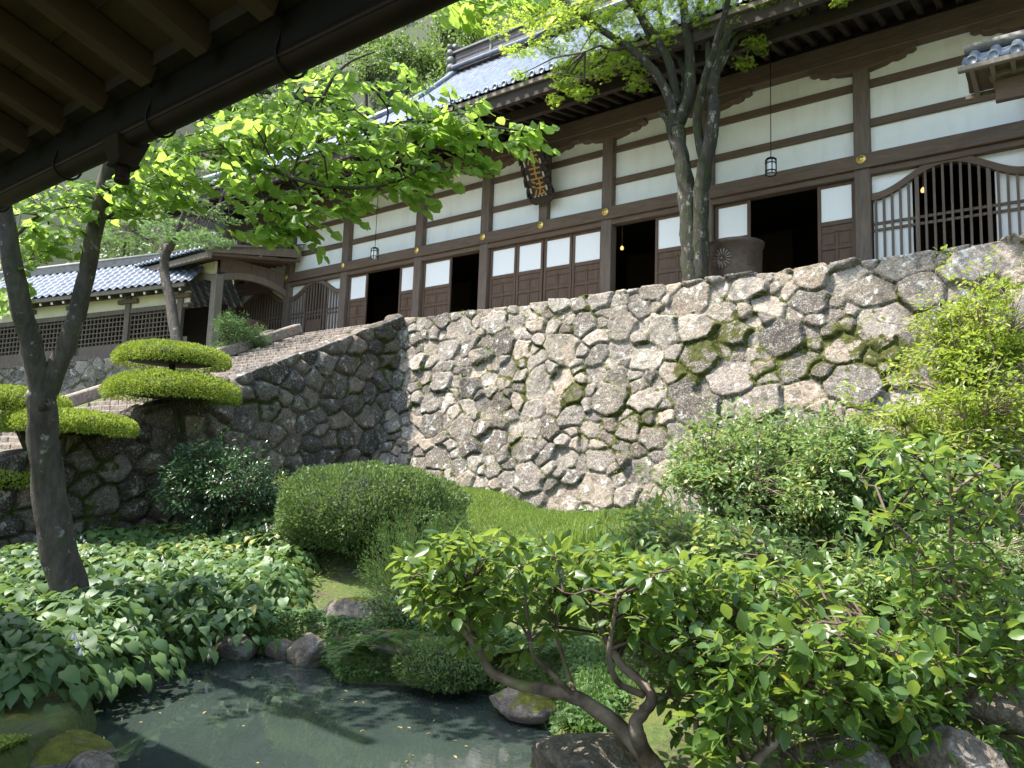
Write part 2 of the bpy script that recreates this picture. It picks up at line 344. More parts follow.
c_ = ramp(t_, n2, [(.3, (.03, .05, .010)), (.7, (.085, .12, .02))])
c_ = mixc(t_, ramp(t_, n3, [(.5, (0, 0, 0)), (.62, (1, 1, 1))]), c_, ramp(t_, n2, [(.3, (.035, .025, .015)), (.7, (.11, .085, .055))]))
c_ = mixc(t_, ramp(t_, n1, [(.52, (0, 0, 0)), (.68, (1, 1, 1))]), c_, (.085, .098, .018))
gp_ = t_.nodes.new('ShaderNodeNewGeometry'); sp_ = t_.nodes.new('ShaderNodeSeparateXYZ'); t_.links.new(gp_.outputs['Position'], sp_.inputs[0])
far_ = math_(t_, 'MAXIMUM', math_(t_, 'GREATER_THAN', sp_.outputs[1], 30.0), math_(t_, 'LESS_THAN', sp_.outputs[0], -36.0)); c_ = mixc(t_, far_, c_, ramp(t_, n2, [(.3, (.012, .022, .007)), (.7, (.035, .055, .014))]))
t_.links.new(c_, b_.inputs['Base Color']); b_.inputs['Roughness'].default_value = .95; bump(t_, b_, n2, .8, .03); MAT['ground'] = m_
tag(grid_obj('ground', np.stack([XX, YY, ZZ], -1), MAT['ground']), kind='structure')
# water
m_, t_, b_ = newmat('pond_water'); n1 = tex(t_, 1.1, 3); n2 = tex(t_, 5, 3, .5, (1, 2.5, 1))
t_.links.new(ramp(t_, n1, [(.3, (.027, .038, .033)), (.7, (.034, .047, .041))]), b_.inputs['Base Color'])
b_.inputs['Roughness'].default_value = .02; b_.inputs['IOR'].default_value = 1.5; b_.inputs['Specular IOR Level'].default_value = .9; bump(t_, b_, n2, .05, .012)
wx, wy = np.meshgrid(np.linspace(-8.2, -1.8, 12), np.linspace(0, 6.4, 12))
tag(grid_obj('pond_water', np.stack([wx, wy, wx*0-2.0], -1), m_), kind='structure')
# ------------------------------------------------------------------ dry stone walls as real relief
def seeds(u0_, u1_, v0_, v1_, n, smin, smax, sz=lambda u, v: 1.0, fixed=()):
    S = [tuple(f) for f in fixed]
    for k in range(n*40):
        if len(S) >= n: break
        u, v = random.uniform(u0_, u1_), random.uniform(v0_, v1_)
        s = (smin+(smax-smin)*random.random()**(1.0 if k < n*4 else 2.0))*sz(u, v)
        if k > n*22: s = smin*.62
        if all(math.hypot((u-a[0])*.8, v-a[1]) > .62*(s+a[2]) for a in S): S.append((u, v, s, random.choice((random.gauss(.15, .35), random.gauss(-.3, .4))), random.uniform(1.0, 1.75)))
    return np.array(S)
def relief(Uc, Vc, S, amp=.17, wd=.10, seed=0, mossy=()):
    P2 = np.stack([Uc, Vc, Uc*0], -1)
    Uw = Uc+noise3(P2, .35, seed)*.05+noise3(P2, .13, seed+5)*.022; Vw = Vc+noise3(P2, .35, seed+1)*.05+noise3(P2, .13, seed+6)*.022
    H_, W_ = Uc.shape; F1 = np.zeros((H_, W_)); F2 = np.zeros((H_, W_)); ID = np.zeros((H_, W_), int)
    for c0 in range(0, W_, 60):
        sl_ = slice(c0, min(W_, c0+60)); uu = Uw[:, sl_].ravel(); vv = Vw[:, sl_].ravel()
        k = np.where((S[:, 0] > uu.min()-1.7) & (S[:, 0] < uu.max()+1.7))[0]; s = S[k]
        du = uu[:, None]-s[:, 0]; dv = vv[:, None]-s[:, 1]; ca, sa = np.cos(s[:, 3]), np.sin(s[:, 3])
        a = (du*ca+dv*sa)/np.sqrt(s[:, 4]); b = (-du*sa+dv*ca)*np.sqrt(s[:, 4])
        d = np.hypot(a, b)*.62+.25*np.maximum(np.abs(a), np.abs(b))+.12*np.abs(a+b*.6)-.55*s[:, 2]
        o = np.argpartition(d, 1, axis=1)[:, :2]; dd = np.take_along_axis(d, o, 1); sw = dd[:, 0] > dd[:, 1]
        o[sw] = o[sw][:, ::-1]; dd[sw] = dd[sw][:, ::-1]
        sh = (H_, uu.size//H_); F1[:, sl_] = dd[:, 0].reshape(sh); F2[:, sl_] = dd[:, 1].reshape(sh); ID[:, sl_] = k[o[:, 0]].reshape(sh)
    e = (F2-F1)*.6; t = np.clip(e/wd, 0, 1)
    prof = (t*(2-t))**.8
    r = np.random.default_rng(seed+3); n = len(S); gx, gy, off, rnd = r.normal(0, .10, n), r.normal(0, .11, n), r.normal(0, .035, n), r.random(n)
    global LASTJ; LASTJ = np.clip(1-e/.05, 0, 1)
    tilt = gx[ID]*(Uc-S[ID, 0])+gy[ID]*(Vc-S[ID, 1])
    h = prof*(amp*np.clip(S[ID, 2]*1.4, .6, 1.25)+off[ID]+np.clip(tilt, -.1, .1))+fbm(P2, .30, 3, seed+8)*.016+np.abs(noise3(P2, .13, seed+2))*.012
    moss = np.clip(1-e/.07, 0, 1)*.47+np.clip(fbm(P2, 1.1, 3, seed+4)-.15, 0, 1)*.55
    for (mu, mv, mr, ma) in mossy: moss = moss+ma*np.exp(-((Uc-mu)**2+(Vc-mv)**2)/mr**2)
    return h, rnd[ID], moss
def stone_wall(name, mat, A, along, inward, top, bot, back, du, nv, S_args, amp, wd, seed, cat, label, mossy=(), cap=.5, fixed=()):
    """A: start xy, along: unit xy, inward: unit xy pointing into the hill. top(u), bot(u): heights; back(z): batter offset"""
    L = S_args['L']; us = np.arange(0, L+du, du); ncap = max(2, int(cap/du))
    tv = np.linspace(0, 1, nv); Zt = top(us); Zb = bot(us)
    Z = Zb[None]+(Zt-Zb)[None]*tv[:, None]; B = back(Z, us[None])
    Z = np.vstack([Z]+[Z[-1:]+.0*k for k in range(1, ncap+1)]); B = np.vstack([B]+[B[-1:]+du*k for k in range(1, ncap+1)])
    Uc = np.repeat(us[None], Z.shape[0], 0)
    Vc = Z.copy()
    for k in range(1, ncap+1): Vc[nv-1+k] = Z[nv-1]+du*k
    vmin, vmax = Vc.min(), Vc.max()
    S = seeds(0, L, vmin, vmax, S_args['n'], S_args['smin'], S_args['smax'], S_args.get('sz', lambda u, v: 1.0), fixed)
    keep = [i for i, s in enumerate(S) if Vc[0, min(len(us)-1, int(s[0]/du))]-.4 < s[1] < Vc[-1, min(len(us)-1, int(s[0]/du))]+.4]; S = S[keep]
    h, rnd, moss = relief(Uc, Vc, S, amp, wd, seed, mossy)
    A = np.array(A, float); al = np.array(along, float); inn = np.array(inward, float)
    ph = np.clip((np.arange(Z.shape[0])-(nv-1))/3.0, 0, 1)[:, None]      # displacement turns from outward to upward over the edge
    bend = np.clip((np.arange(Z.shape[0])-(nv-8))/7.0, 0, 1)[:, None]
    X = A[0]+al[0]*Uc+inn[0]*(B-h*(1-ph)); Y = A[1]+al[1]*Uc+inn[1]*(B-h*(1-ph)); Zz = Z+h*np.maximum(ph, bend*.6)*.5+h*.10
    G3 = np.stack([X, Y, Zz], -1)
    o = grid_obj(name, G3, mat, attrs={'rnd': rnd.ravel(), 'moss': moss.ravel()}); tag(o, label, cat); return G3, moss
P_ = onY(0, 0, 13.0)
_nz = np.random.default_rng(5)
def topnoise(us, a, s, seed): return noise3(np.stack([us, us*0, us*0], -1), s, seed)*a
def mapw(px, py):   # pixel on the main wall -> (u, v)
    P = onY(px, py, 13.0); b = 13.5-.28*(3.88-P[2]); P = onY(px, py, b); return P[0]+13.9, P[2]
fx = []
for px, py, s, an, asp in [(930, 362, .52, .25, 1.9), (760, 402, .50, .35, 2.0), (985, 262, .62, .25, 2.4), (905, 265, .50, .1, 2.2), (812, 302, .36, .1, 1.5), (748, 290, .40, .1, 2.0), (690, 300, .48, .1, 1.6),
        (735, 335, .36, .2, 1.5), (700, 358, .44, .1, 1.4), (600, 300, .36, .2, 1.7), (585, 325, .34, -.6, 1.6), (560, 305, .3, 0, 1.6), (880, 322, .45, .3, 1.6), (845, 350, .42, -.3, 1.5), (800, 395, .36, 0, 1.4),
        (470, 345, .33, .9, 2.2), (535, 410, .34, .5, 1.5), (470, 450, .30, .2, 1.8), (575, 395, .32, .7, 1.4), (525, 450, .36, .4, 1.4), (600, 460, .34, -.3, 1.6), (650, 400, .36, .3, 2.0), (900, 405, .42, .3, 1.7), (845, 280, .3, .5, 1.5), (620, 350, .3, 0, 1.2), (640, 310, .28, 0, 1.2)]:
    u_, v_ = mapw(px, py); fx.append((u_, v_, s, an, asp))
mz = [(*mapw(px, py), r_*.85, a_*.8) for px, py, r_, a_ in [(732, 333, .45, .8), (700, 355, .5, .75), (680, 375, .35, .5), (572, 398, .38, .75), (610, 455, .3, .5), (520, 445, .35, .55), (850, 330, .35, .4), (555, 375, .3, .35), (770, 300, .3, .3), (905, 300, .35, .4), (640, 345, .3, .3), (880, 350, .35, .35), (1000, 300, .5, .4), (700, 420, .4, .3)]]
MAINW, MAINM = stone_wall('retaining_wall', MAT['wall_stone'], (-13.9, 13.5), (1, 0), (0, 1), lambda us: 3.78+topnoise(us, .06, 1.1, 2)+np.clip((us-12)/4, 0, 1)*.10,
    lambda us: np.interp(us, [0, 2, 5, 8, 12, 18, 22], [-.1, -.2, -.9, -1.1, -1.0, -.7, -.6]), lambda Z, U_: -.28*(3.88-Z), .025, 190,
    dict(L=20.5, n=700, smin=.23, smax=.54, sz=lambda u, v: .85+.75*min(1, max(0, (u-4)/7))), .095, .05, 3, 'stone wall',
    'tall sloping dry stone retaining wall of pale rough boulders below the temple hall', mz, .55, fx)
MAINJ = LASTJ
def stair_z(y): return .2+(y-5.6)*.452
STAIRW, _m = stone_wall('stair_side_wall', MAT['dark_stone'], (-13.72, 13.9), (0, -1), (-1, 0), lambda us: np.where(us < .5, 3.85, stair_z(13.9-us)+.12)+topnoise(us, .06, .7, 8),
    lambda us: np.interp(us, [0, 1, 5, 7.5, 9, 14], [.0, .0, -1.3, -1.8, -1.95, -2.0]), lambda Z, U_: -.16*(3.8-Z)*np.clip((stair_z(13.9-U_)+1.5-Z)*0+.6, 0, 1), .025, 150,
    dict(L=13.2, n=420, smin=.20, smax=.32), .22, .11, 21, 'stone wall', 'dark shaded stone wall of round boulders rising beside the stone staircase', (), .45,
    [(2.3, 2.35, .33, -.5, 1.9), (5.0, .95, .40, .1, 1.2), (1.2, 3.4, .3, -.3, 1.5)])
# terrace and stairs
def flat(name, x0, x1, y0, y1, z, mat, kind='structure'):
    b = MB(); b.box((x0, y0, z-.3), (x1, y1, z)); return tag(b.build(name, mat), kind=kind)
MAT['gravel'] = plain('terrace_gravel', (.32, .29, .25), .95, var=.3, scale=30, bmp=.5)
flat('terrace', -36, 9, 13.75, 30, 3.82, MAT['gravel'])
st = thing('stone_staircase', 'broad flight of worn stone steps climbing to the left end of the temple terrace', 'staircase', (-15.8, 9, 0))
NS = 26; y_top = 13.75
for i in range(NS):
    zt = 3.81-(i)*.150; y1 = y_top-i*.332
    b = MB(); n = 11; x0 = -17.75
    for k in range(n):
        xa = x0+k*(3.9/n); b.box((xa+.004, y1-.345+random.uniform(-.01, .01), zt-.16), (xa+3.9/n-.004, y1+.02, zt+random.uniform(-.006, .006)))
    b.build('step', MAT['step'], st, bevel=.012)
b = MB(); b.bar((-17.9, 13.4, 3.95), (-17.9, 4.9, 3.95-8.5*.452), .34, .28); b.build('kerb', MAT['step'], st, bevel=.03)
b = MB(); b.prism([(-17.95, 13.6, 3.7), (-17.95, 4.6, -.25), (-17.95, 4.6, -1.9), (-17.95, 13.6, -1.9)], (3.9, 0, 0)); b.build('core', MAT['rock'], st)
# landing slabs at the foot of the stairs
b = MB(); b.box((-17.7, 3.2, -.62), (-14.05, 5.15, -.06)); b.box((-17.7, 2.2, -1.1), (-14.05, 3.19, -.24)); b.build('landing', MAT['step'], st, bevel=.03)

# ------------------------------------------------------------------ main hall
XS = [-26.41, -23.13, -20.0, -16.49, -13.8, -9.67, -6.93, -3.45, -.33, 2.95]
YW = 16.8; FL = 4.5
hall = thing('temple_hall', 'long white plastered temple hall with dark timber posts and a great grey tiled roof', 'temple', (-11.73, 20, FL))
b = MB(); b.box((-27.2, 16.0, 3.83), (3.8, 27.5, 4.36)); b.build('stone_plinth', MAT['step'], hall, bevel=.02)
b = MB(); b.box((-26.9, 16.35, 4.36), (3.5, 27.2, 4.52)); b.build('floor_sill', MAT['wood'], hall, bevel=.01)
# plaster (above the rail beam, and over the latticed end bays)
b = MB(); b.box((-26.3, YW+.06, 6.98), (2.9, YW+.14, 9.5)); b.build('plaster', MAT['plaster'], hall)
for x in XS: 
    b = MB(); b.box((x-.155, YW-.15, FL), (x+.155, YW+.15, 9.25)); b.build('post', MAT['wood_v'], hall, bevel=.015)
b = MB(); b.box((-11.73-.14, YW-.12, 7.0), (-11.73+.14, YW+.12, 9.25)); b.build('post', MAT['wood_v'], hall, bevel=.015)
b = MB(); b.box((-26.6, YW-.21, 6.70), (3.15, YW+.10, 7.02)); b.build('rail_beam', MAT['wood'], hall, bevel=.012)
b = MB(); b.box((-26.5, YW-.13, 6.56), (3.05, YW+.12, 6.695)); b.build('lintel', MAT['wood'], hall, bevel=.01)
for z in (7.76, 8.65):
    b = MB(); b.box((-26.3, YW-.02, z-.085), (2.85, YW+.10, z+.085)); b.build('wall_rail', MAT['wood'], hall, bevel=.01)
b = MB(); b.box((-27.4, YW-.22, 9.23), (4.0, YW+.22, 9.68)); b.build('eave_beam', MAT['wood'], hall, bevel=.02)
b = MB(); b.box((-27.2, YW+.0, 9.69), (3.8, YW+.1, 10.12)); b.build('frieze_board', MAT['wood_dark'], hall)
# cloud shaped corbels under the beam
prof = [(-1.05, 0), (-1.08, -.08), (-1.0, -.13), (-.90, -.12), (-.86, -.18), (-.72, -.22), (-.60, -.20), (-.5, -.25), (-.2, -.30), (.2, -.30), (.5, -.25), (.6, -.20), (.72, -.22), (.86, -.18), (.9, -.12), (1.0, -.13), (1.08, -.08), (1.05, 0)]
for x in XS+[-11.73]:
    b = MB(); b.prism([(x+px, YW-.17, 9.235+pz) for px, pz in prof], (0, .30, 0)); b.build('bracket', MAT['wood'], hall, bevel=.01)
# gilt bosses
for x in XS+[-11.73]:
    b = MB(); b.lathe((x, YW-.211, 6.90), [(.0, .03), (.035, .03), (.04, .012), (.085, .016), (.10, .006), (.10, 0)], 20, (0, -1, 0)); b.build('gilt_boss', MAT['gold'], hall)
def door(xa, xb, y=YW+.02, z0=FL+.03, z1=6.55):
    d = MB(); wf = .075
    d.box((xa, y-.03, z0), (xa+wf, y+.03, z1)); d.box((xb-wf, y-.03, z0), (xb, y+.03, z1))
    for za, zb in ((z0, z0+.10), (5.08, 5.14), (5.62, 5.72), (z1-.07, z1)): d.box((xa+wf, y-.026, za), (xb-wf, y+.026, zb))
    fr = d.build('door', MAT['door_wood'], hall, bevel=.006)
    p = MB(); p.box((xa+wf, y+.0, 5.72), (xb-wf, y+.012, z1-.07)); p.build('paper', MAT['paper'], fr)
    p = MB(); p.box((xa+wf, y+.0, z0+.1), (xb-wf, y+.012, 5.62)); n = 2; w_ = (xb-xa-2*wf)/n
    for k in range(1, n): p.box((xa+wf+k*w_-.025, y-.022, z0+.1), (xa+wf+k*w_+.025, y-.001, 5.5))
    p.box((xa+wf, y-.022, 5.46), (xb-wf, y-.001, 5.50))
    for k in range(n):
        xx0 = xa+wf+k*w_+.05; xx1 = xa+wf+(k+1)*w_-.05
        p.box((xx0, y-.012, 5.20), (xx1, y-.0015, 5.42)); p.box((xx0, y-.012, z0+.15), (xx1, y-.0015, 5.03))
    p.build('panel', MAT['door_wood'], fr, bevel=.006)
for a, c in ((-19.82, -18.92), (-17.38, -16.66), (-16.32, -15.16), (-13.62, -12.68), (-12.66, -11.75), (-11.71, -10.80), (-10.78, -9.85), (-8.32, -7.10), (-6.75, -5.90), (-4.40, -3.62)): door(a, c)
# ogee lattice windows in the end bays
def ogee(t):  # 0..1 across
    a = abs(t-.5)*2; return 6.12+.52*(0.5+0.5*math.cos(math.pi*min(1, a*1.06)))**.9
def lattice(xa, xb, white_left, white_right, n=18):
    pts = [(xa+(xb-xa)*k/40, ogee(k/40)) for k in range(41)]
    b = MB(); b.prism([(x, YW+.03, z+.0) for x, z in pts]+[(xb, YW+.03, 6.70), (xa, YW+.03, 6.70)], (0, .08, 0)); b.build('ogee_plaster', MAT['plaster'], hall)
    b = MB()
    for k in range(40): 
        (x0, z0), (x1, z1) = pts[k], pts[k+1]; b.prism([(x0, YW-.09, z0-.12), (x1, YW-.09, z1-.12), (x1, YW-.09, z1+.03), (x0, YW-.09, z0+.03)], (0, .17, 0))
    b.box((xa, YW-.09, FL+.02), (xb, YW+.08, FL+.14)); fr = b.build('lattice_window', MAT['wood'], hall)
    L = xb-xa
    for k in range(n):
        x = xa+L*(k+.5)/n; zt = ogee((x-xa)/L)-.11
        b = MB(); wd_ = .075 if k in (white_left, n-white_right-1) else .045
        b.box((x-wd_/2, YW-.07, FL+.14), (x+wd_/2, YW-.02, zt)); b.build('slat', MAT['wood_v'], fr)
    for z in (5.36, 5.50):
        b = MB(); b.box((xa+.01, YW-.018, z-.028), (xb-.01, YW+.012, z+.028)); b.build('crossbar', MAT['wood_v'], fr)
    for s0, s1 in ((0, white_left), (n-white_right, n)):
        if s1 <= s0: continue
        x0 = xa+L*(s0+.0)/n+.02; x1 = xa+L*s1/n-.02; m = max(2, s1-s0)
        tp = [(x0+(x1-x0)*k/m, YW+.02, ogee((x0+(x1-x0)*k/m-xa)/L)-.10) for k in range(m+1)]
        b = MB(); b.prism([(x1, YW+.02, FL+.14), (x0, YW+.02, FL+.14)]+tp, (0, .02, 0)); b.build('paper_screen', MAT['paper'], fr)
lattice(-3.29, -.49, 5, 4); lattice(-22.97, -20.16, 5, 5); lattice(-26.25, -23.29, 0, 0); lattice(-.17, 2.79, 5, 5)
b = MB(); b.box((-21.9, YW-.085, FL+.14), (-21.2, YW-.072, 5.18)); b.build('wicket_panel', MAT['door_wood'], hall)
# interior shell
b = MB(); b.box((-26.4, 23.5, 4.5), (2.9, 23.6, 9.6)); b.box((-26.4, YW+.2, 8.0), (2.9, 23.5, 8.1)); b.box((-26.5, YW+.16, 4.5), (-26.4, 23.5, 9.5)); b.box((2.9, YW+.16, 4.5), (3.0, 23.5, 9.5)); b.box((-26.4, YW+.15, 6.7), (2.9, YW+.2, 8.0)); b.build('inner_wall', MAT['wood_dark'], hall)
b = MB(); b.box((-26.3, YW+.25, 4.50), (2.8, 23.4, 4.54)); b.build('inner_floor', MAT['plaster_y'], hall)
for k in range(14):
    b = MB(); b.box((-25.6+k*2.0, 21.4, 4.54), (-24.3+k*2.0, 21.46, 7.2)); b.build('inner_screen', MAT['roof_board'], hall)
b = MB(); b.box((-26.5, 27.0, 4.5), (3.0, 27.2, 9.6)); b.box((-26.6, YW, 4.5), (-26.45, 27, 9.6)); b.box((2.98, YW, 4.5), (3.1, 27, 9.6)); b.build('outer_wall', MAT['plaster'], hall)
for x in (-18.4, -15.6, -8.0, -4.6): 
    b = MB(); b.tube([(x, 19.8, 4.5), (x, 19.8, 8.0)], .16, 12, False); b.build('inner_post', MAT['wood_v'], hall)
b = MB(); b.box((-4.75, 19.3, 5.9), (-3.7, 19.36, 8.0)); b.build('inner_screen', MAT['plaster_y'], hall)
# roof
EY, EZ, RY, RZ = 13.95, 9.62, 21.0, 15.7; XL, XR, HL, HR = -28.9, 5.44, -19.0, -4.46
def lift(x): return .55*np.clip((-19-x)/10, 0, 1)**2+.55*np.clip((x+4.4)/10, 0, 1)**2
def zf(y, x):
    t = (y-EY)/(RY-EY); return EZ+(RZ-EZ)*(.80*t+.20*t*t)+lift(x)*(1-t)
def tileprofile(x, sp, h): 
    t = (x/sp) % 1.0; return h*np.sqrt(np.clip(1-((t-.5)/.27)**2, 0, 1))
def front_roof(y_edge, y_ridge, sign):
    sp = .285; xs_ = np.arange(XL, XR, sp/8)
    def ymax(x): 
        d = np.where(x < HL, x-XL, np.where(x > HR, XR-x, 99)); return np.where(d < 90, np.minimum(EY+d*(4.3/(HL-XL)), RY), RY)
    ym = ymax(xs_); tt = np.linspace(0, 1, 40)[:, None]; Yg = EY+(ym-EY)[None]*tt; Xg = np.repeat(xs_[None], 40, 0)
    Zg = zf(Yg, Xg)+tileprofile(Xg-XL, sp, .075)+.018*((Yg*3.3) % 1.0)
    if sign < 0: Yg = 2*RY-Yg; Xg = Xg[:, ::-1]; Zg = Zg[:, ::-1]; Yg = Yg[:, ::-1]
    return np.stack([Xg, Yg, Zg], -1)
rf = None
g_ = front_roof(EY, RY, 1); rf = grid_obj('roof', g_, MAT['tile'], hall, smooth=True)
g2 = front_roof(EY, RY, -1); grid_obj('roof', g2, MAT['tile'], hall)
for sgn, x_e, x_h in ((1, XL, HL), (-1, XR, HR)):
    n = 90; ys_ = np.linspace(EY, 2*RY-EY, n*4); tt = np.linspace(0, 1, 20)[:, None]
    d = np.minimum(np.minimum(ys_-EY, 2*RY-EY-ys_)/4.3*(HL-XL), HL-XL)
    Xg = x_e+sgn*d[None]*tt; Yg = np.repeat(ys_[None], 20, 0); yy = EY+np.abs(Xg-x_e)*(4.3/(HL-XL))
    Zg = zf(yy, Yg*0-11)+tileprofile(Yg, .30, .07)+.5*(1-np.abs(Xg-x_e)/(HL-XL))*np.clip(1-np.minimum(ys_-EY, 2*RY-EY-ys_)/6, 0, 1)[None]**2
    G_ = np.stack([Xg, Yg, Zg], -1); G_ = G_[:, ::-1] if sgn > 0 else G_; grid_obj('roof', G_, MAT['tile'], hall)
    b = MB(); zz = float(zf(EY+4.3, np.array(-11.))); b.prism([(x_h+sgn*.25, EY+4.3, zz), (x_h+sgn*.25, 2*RY-EY-4.3, zz), (x_h+sgn*.25, RY, RZ)], (sgn*.1, 0, 0)); b.build('gable', MAT['wood_dark'], hall)
    # verge and hip ridges
    b = MB()
    for q_ in (1, -1):
        b.tube([(x_h, RY+q_*(yv-RY)*-1, float(zf(yv, np.array(-11.)))+.12) for yv in np.linspace(EY+4.3, RY, 10)], .13, 8)
        b.tube([(x_e+sgn*d_, RY-q_*(RY-(EY+d_*4.3/(HL-XL))), float(zf(EY+d_*4.3/(HL-XL), np.array(x_e+sgn*d_)))+.14) for d_ in np.linspace(.1, HL-XL, 14)], .15, 8)
    b.build('hip_ridge', MAT['tile'], hall)
# eave tile caps, first hundred as one part each would not read: they are the pattern of the eave edge
bs_ = MB()
for k in range(int((XR-XL)/.285)):
    x = XL+(k+.5)*.285; z = EZ+float(lift(x)); one = 14 <= k < 113; b = MB() if one else bs_; b.lathe((x, EY-.012, z+.03), [(0, .02), (.05, .02), (.055, .035), (.085, .035), (.085, 0)], 10, (0, -1, 0))
    if one: b.build('eave_tile_end', MAT['tile'], hall)
tag(bs_.build('eave_tile_end', MAT['tile'], hall), kind='stuff')
def eave_strip(name, mat, y0, y1, z0, z1, zoff=0):
    n = 60; x_ = np.linspace(XL+.05, XR-.05, n); l_ = lift(x_); rows = [(y0, z0), (y1, z0), (y1, z1), (y0, z1), (y0, z0)]
    G_ = np.stack([np.stack([x_, np.full(n, y), z+l_*1.0], -1) for y, z in rows]); return grid_obj(name, G_[::-1], mat, hall, smooth=False)
eave_strip('fascia', MAT['wood_grey'], 13.98, 14.05, 9.46, 9.57)
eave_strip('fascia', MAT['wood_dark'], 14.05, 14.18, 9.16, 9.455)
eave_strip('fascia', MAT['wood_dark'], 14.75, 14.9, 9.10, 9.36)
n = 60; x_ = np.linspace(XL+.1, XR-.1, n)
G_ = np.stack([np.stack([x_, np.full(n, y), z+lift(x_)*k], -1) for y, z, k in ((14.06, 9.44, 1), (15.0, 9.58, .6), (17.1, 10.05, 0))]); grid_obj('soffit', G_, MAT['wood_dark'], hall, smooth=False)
for k in range(95):
    x = XR-.3-k*.352
    if x < XL: break
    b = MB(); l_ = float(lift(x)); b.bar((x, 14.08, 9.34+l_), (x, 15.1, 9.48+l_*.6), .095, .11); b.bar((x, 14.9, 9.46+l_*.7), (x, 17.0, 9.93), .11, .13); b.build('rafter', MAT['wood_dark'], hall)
# main ridge with medallions and end tiles
rg = MB(); rg.box((HL, RY-.28, RZ-.05), (HR, RY+.28, RZ+.62)); rg = rg.build('ridge', MAT['ridgeboard'], hall)
b = MB()
for z in (.08, .22, .36, .50): b.box((HL-.02, RY-.30, RZ+z), (HR+.02, RY+.30, RZ+z+.025))
b.box((HL-.1, RY-.40, RZ+.62), (HR+.1, RY+.40, RZ+.70)); b.tube([(HL-.1, RY, RZ+.78), (HR+.1, RY, RZ+.78)], .16, 10); b.build('ridge_cap', MAT['tile_old'], rg)
b = MB(); b.tube([(HL, RY-.42, RZ-.02), (HR, RY-.42, RZ-.02)], .10, 8); b.build('ridge_base', MAT['tile'], rg)
for x in (-14.4, -11.73, -9.06, -17.2+.0, -6.3):
    if x in (-17.2,): 
        b = MB(); b.box((x-.05, RY-.33, RZ), (x+.05, RY-.28, RZ+.6)); b.build('ridge_strap', MAT['tile_old'], rg); continue
    b = MB(); b.lathe((x, RY-.30, RZ+.33), [(0, .05), (.10, .05), (.12, .03), (.20, .05), (.26, .03), (.27, 0)], 24, (0, -1, 0)); b.build('medallion', MAT['gold'], rg)
for sgn, x in ((-1, HL), (1, HR)):
    e = MB()
    for j, (zz, rr, dx) in enumerate(((-.35, .30, .05), (.0, .28, .0), (.33, .26, -.08), (.66, .22, -.2), (.95, .15, -.36))):
        e.tube([(x+sgn*(.05+dx*-.4), RY-.45, RZ+zz), (x+sgn*(.25-dx*.3), RY-.2, RZ+zz+.05), (x+sgn*(.32-dx*.3), RY, RZ+zz+.08), (x+sgn*(.25-dx*.3), RY+.2, RZ+zz+.05), (x+sgn*(.05-dx*.4), RY+.45, RZ+zz)], [rr*.6, rr*.8, rr, rr*.8, rr*.6], 10)
    e.tube([(x+sgn*.05, RY-.3, RZ+.95), (x+sgn*.1, RY, RZ+1.02), (x+sgn*.45, RY, RZ+1.1)], [.12, .14, .12], 10); e.build('ridge_end_tile', MAT['tile_old'], hall)
# side porch at the left end of the hall
b = MB(); b.box((-23.3, 13.75, 3.83), (-23.0, 14.05, 6.35)); b.build('porch_post', MAT['wood_grey'], hall, bevel=.02)
b = MB(); b.box((-27.6, 13.75, 3.83), (-27.3, 14.05, 6.35)); b.build('porch_post', MAT['wood_grey'], hall, bevel=.02)
pts = [(-23.15, 13.9+2.9*t, 6.22+.34*math.sin(math.pi*t)**.7) for t in np.linspace(0, 1, 14)]
b = MB(); b.prism([(x, y, z+.12) for x, y, z in pts]+[(x, y, z-.12) for x, y, z in pts[::-1]], (-.18, 0, 0)); b.build('arched_beam', MAT['wood_grey'], hall, bevel=.01)
pts = [(-27.3+4.1*t, 13.8, 6.15+.32*math.sin(math.pi*t)**.6) for t in np.linspace(0, 1, 16)]
b = MB(); b.prism([(x, y, z+.14) for x, y, z in pts]+[(x, y, z-.10) for x, y, z in pts[::-1]], (0, .16, 0)); b.build('arched_beam', MAT['wood_grey'], hall, bevel=.01)
b = MB(); b.box((-27.3, 13.86, 6.4), (-23.3, 13.94, 6.85)); b.build('porch_plaster', MAT['plaster_y'], hall)
b = MB(); b.box((-23.24, 14.0, 6.5), (-23.16, 16.55, 7.05)); b.build('porch_shade_panel', MAT['wood_v'], hall)  # plaster in shade, its dimness put into a brown wood colour
b = MB(); b.bar((-22.5, 13.0, 6.98), (-22.5, 16.7, 7.72), .10, .30); b.build('barge_board', MAT['wood_grey'], hall)
b = MB(); b.box((-28.6, 13.05, 6.66), (-22.45, 13.2, 6.86)); b.build('porch_eave_board', MAT['wood_grey'], hall)
xs_ = np.arange(-28.8, -22.3, .035); yv = np.linspace(12.95, 16.8, 24)[:, None]; Xg = np.repeat(xs_[None], 24, 0); Yg = yv+0*Xg
grid_obj('porch_roof', np.stack([Xg, Yg, 6.95+(Yg-12.95)*.22+.03*(Yg-12.95)**2*.6+tileprofile(Xg, .28, .07)], -1), MAT['tile'], hall)
for k in range(23):
    b = MB(); x = -28.8+.28*(k+.5); b.lathe((x, 12.94, 6.96), [(0, .02), (.075, .02), (.075, 0)], 10, (0, -1, 0)); b.build('porch_tile_end', MAT['tile'], hall)
b = MB()
for k in range(18): x = -28.5+k*.35; b.bar((x, 13.1, 6.80), (x, 16.7, 7.45), .09, .10)
b.build('porch_rafters', MAT['wood'], hall)

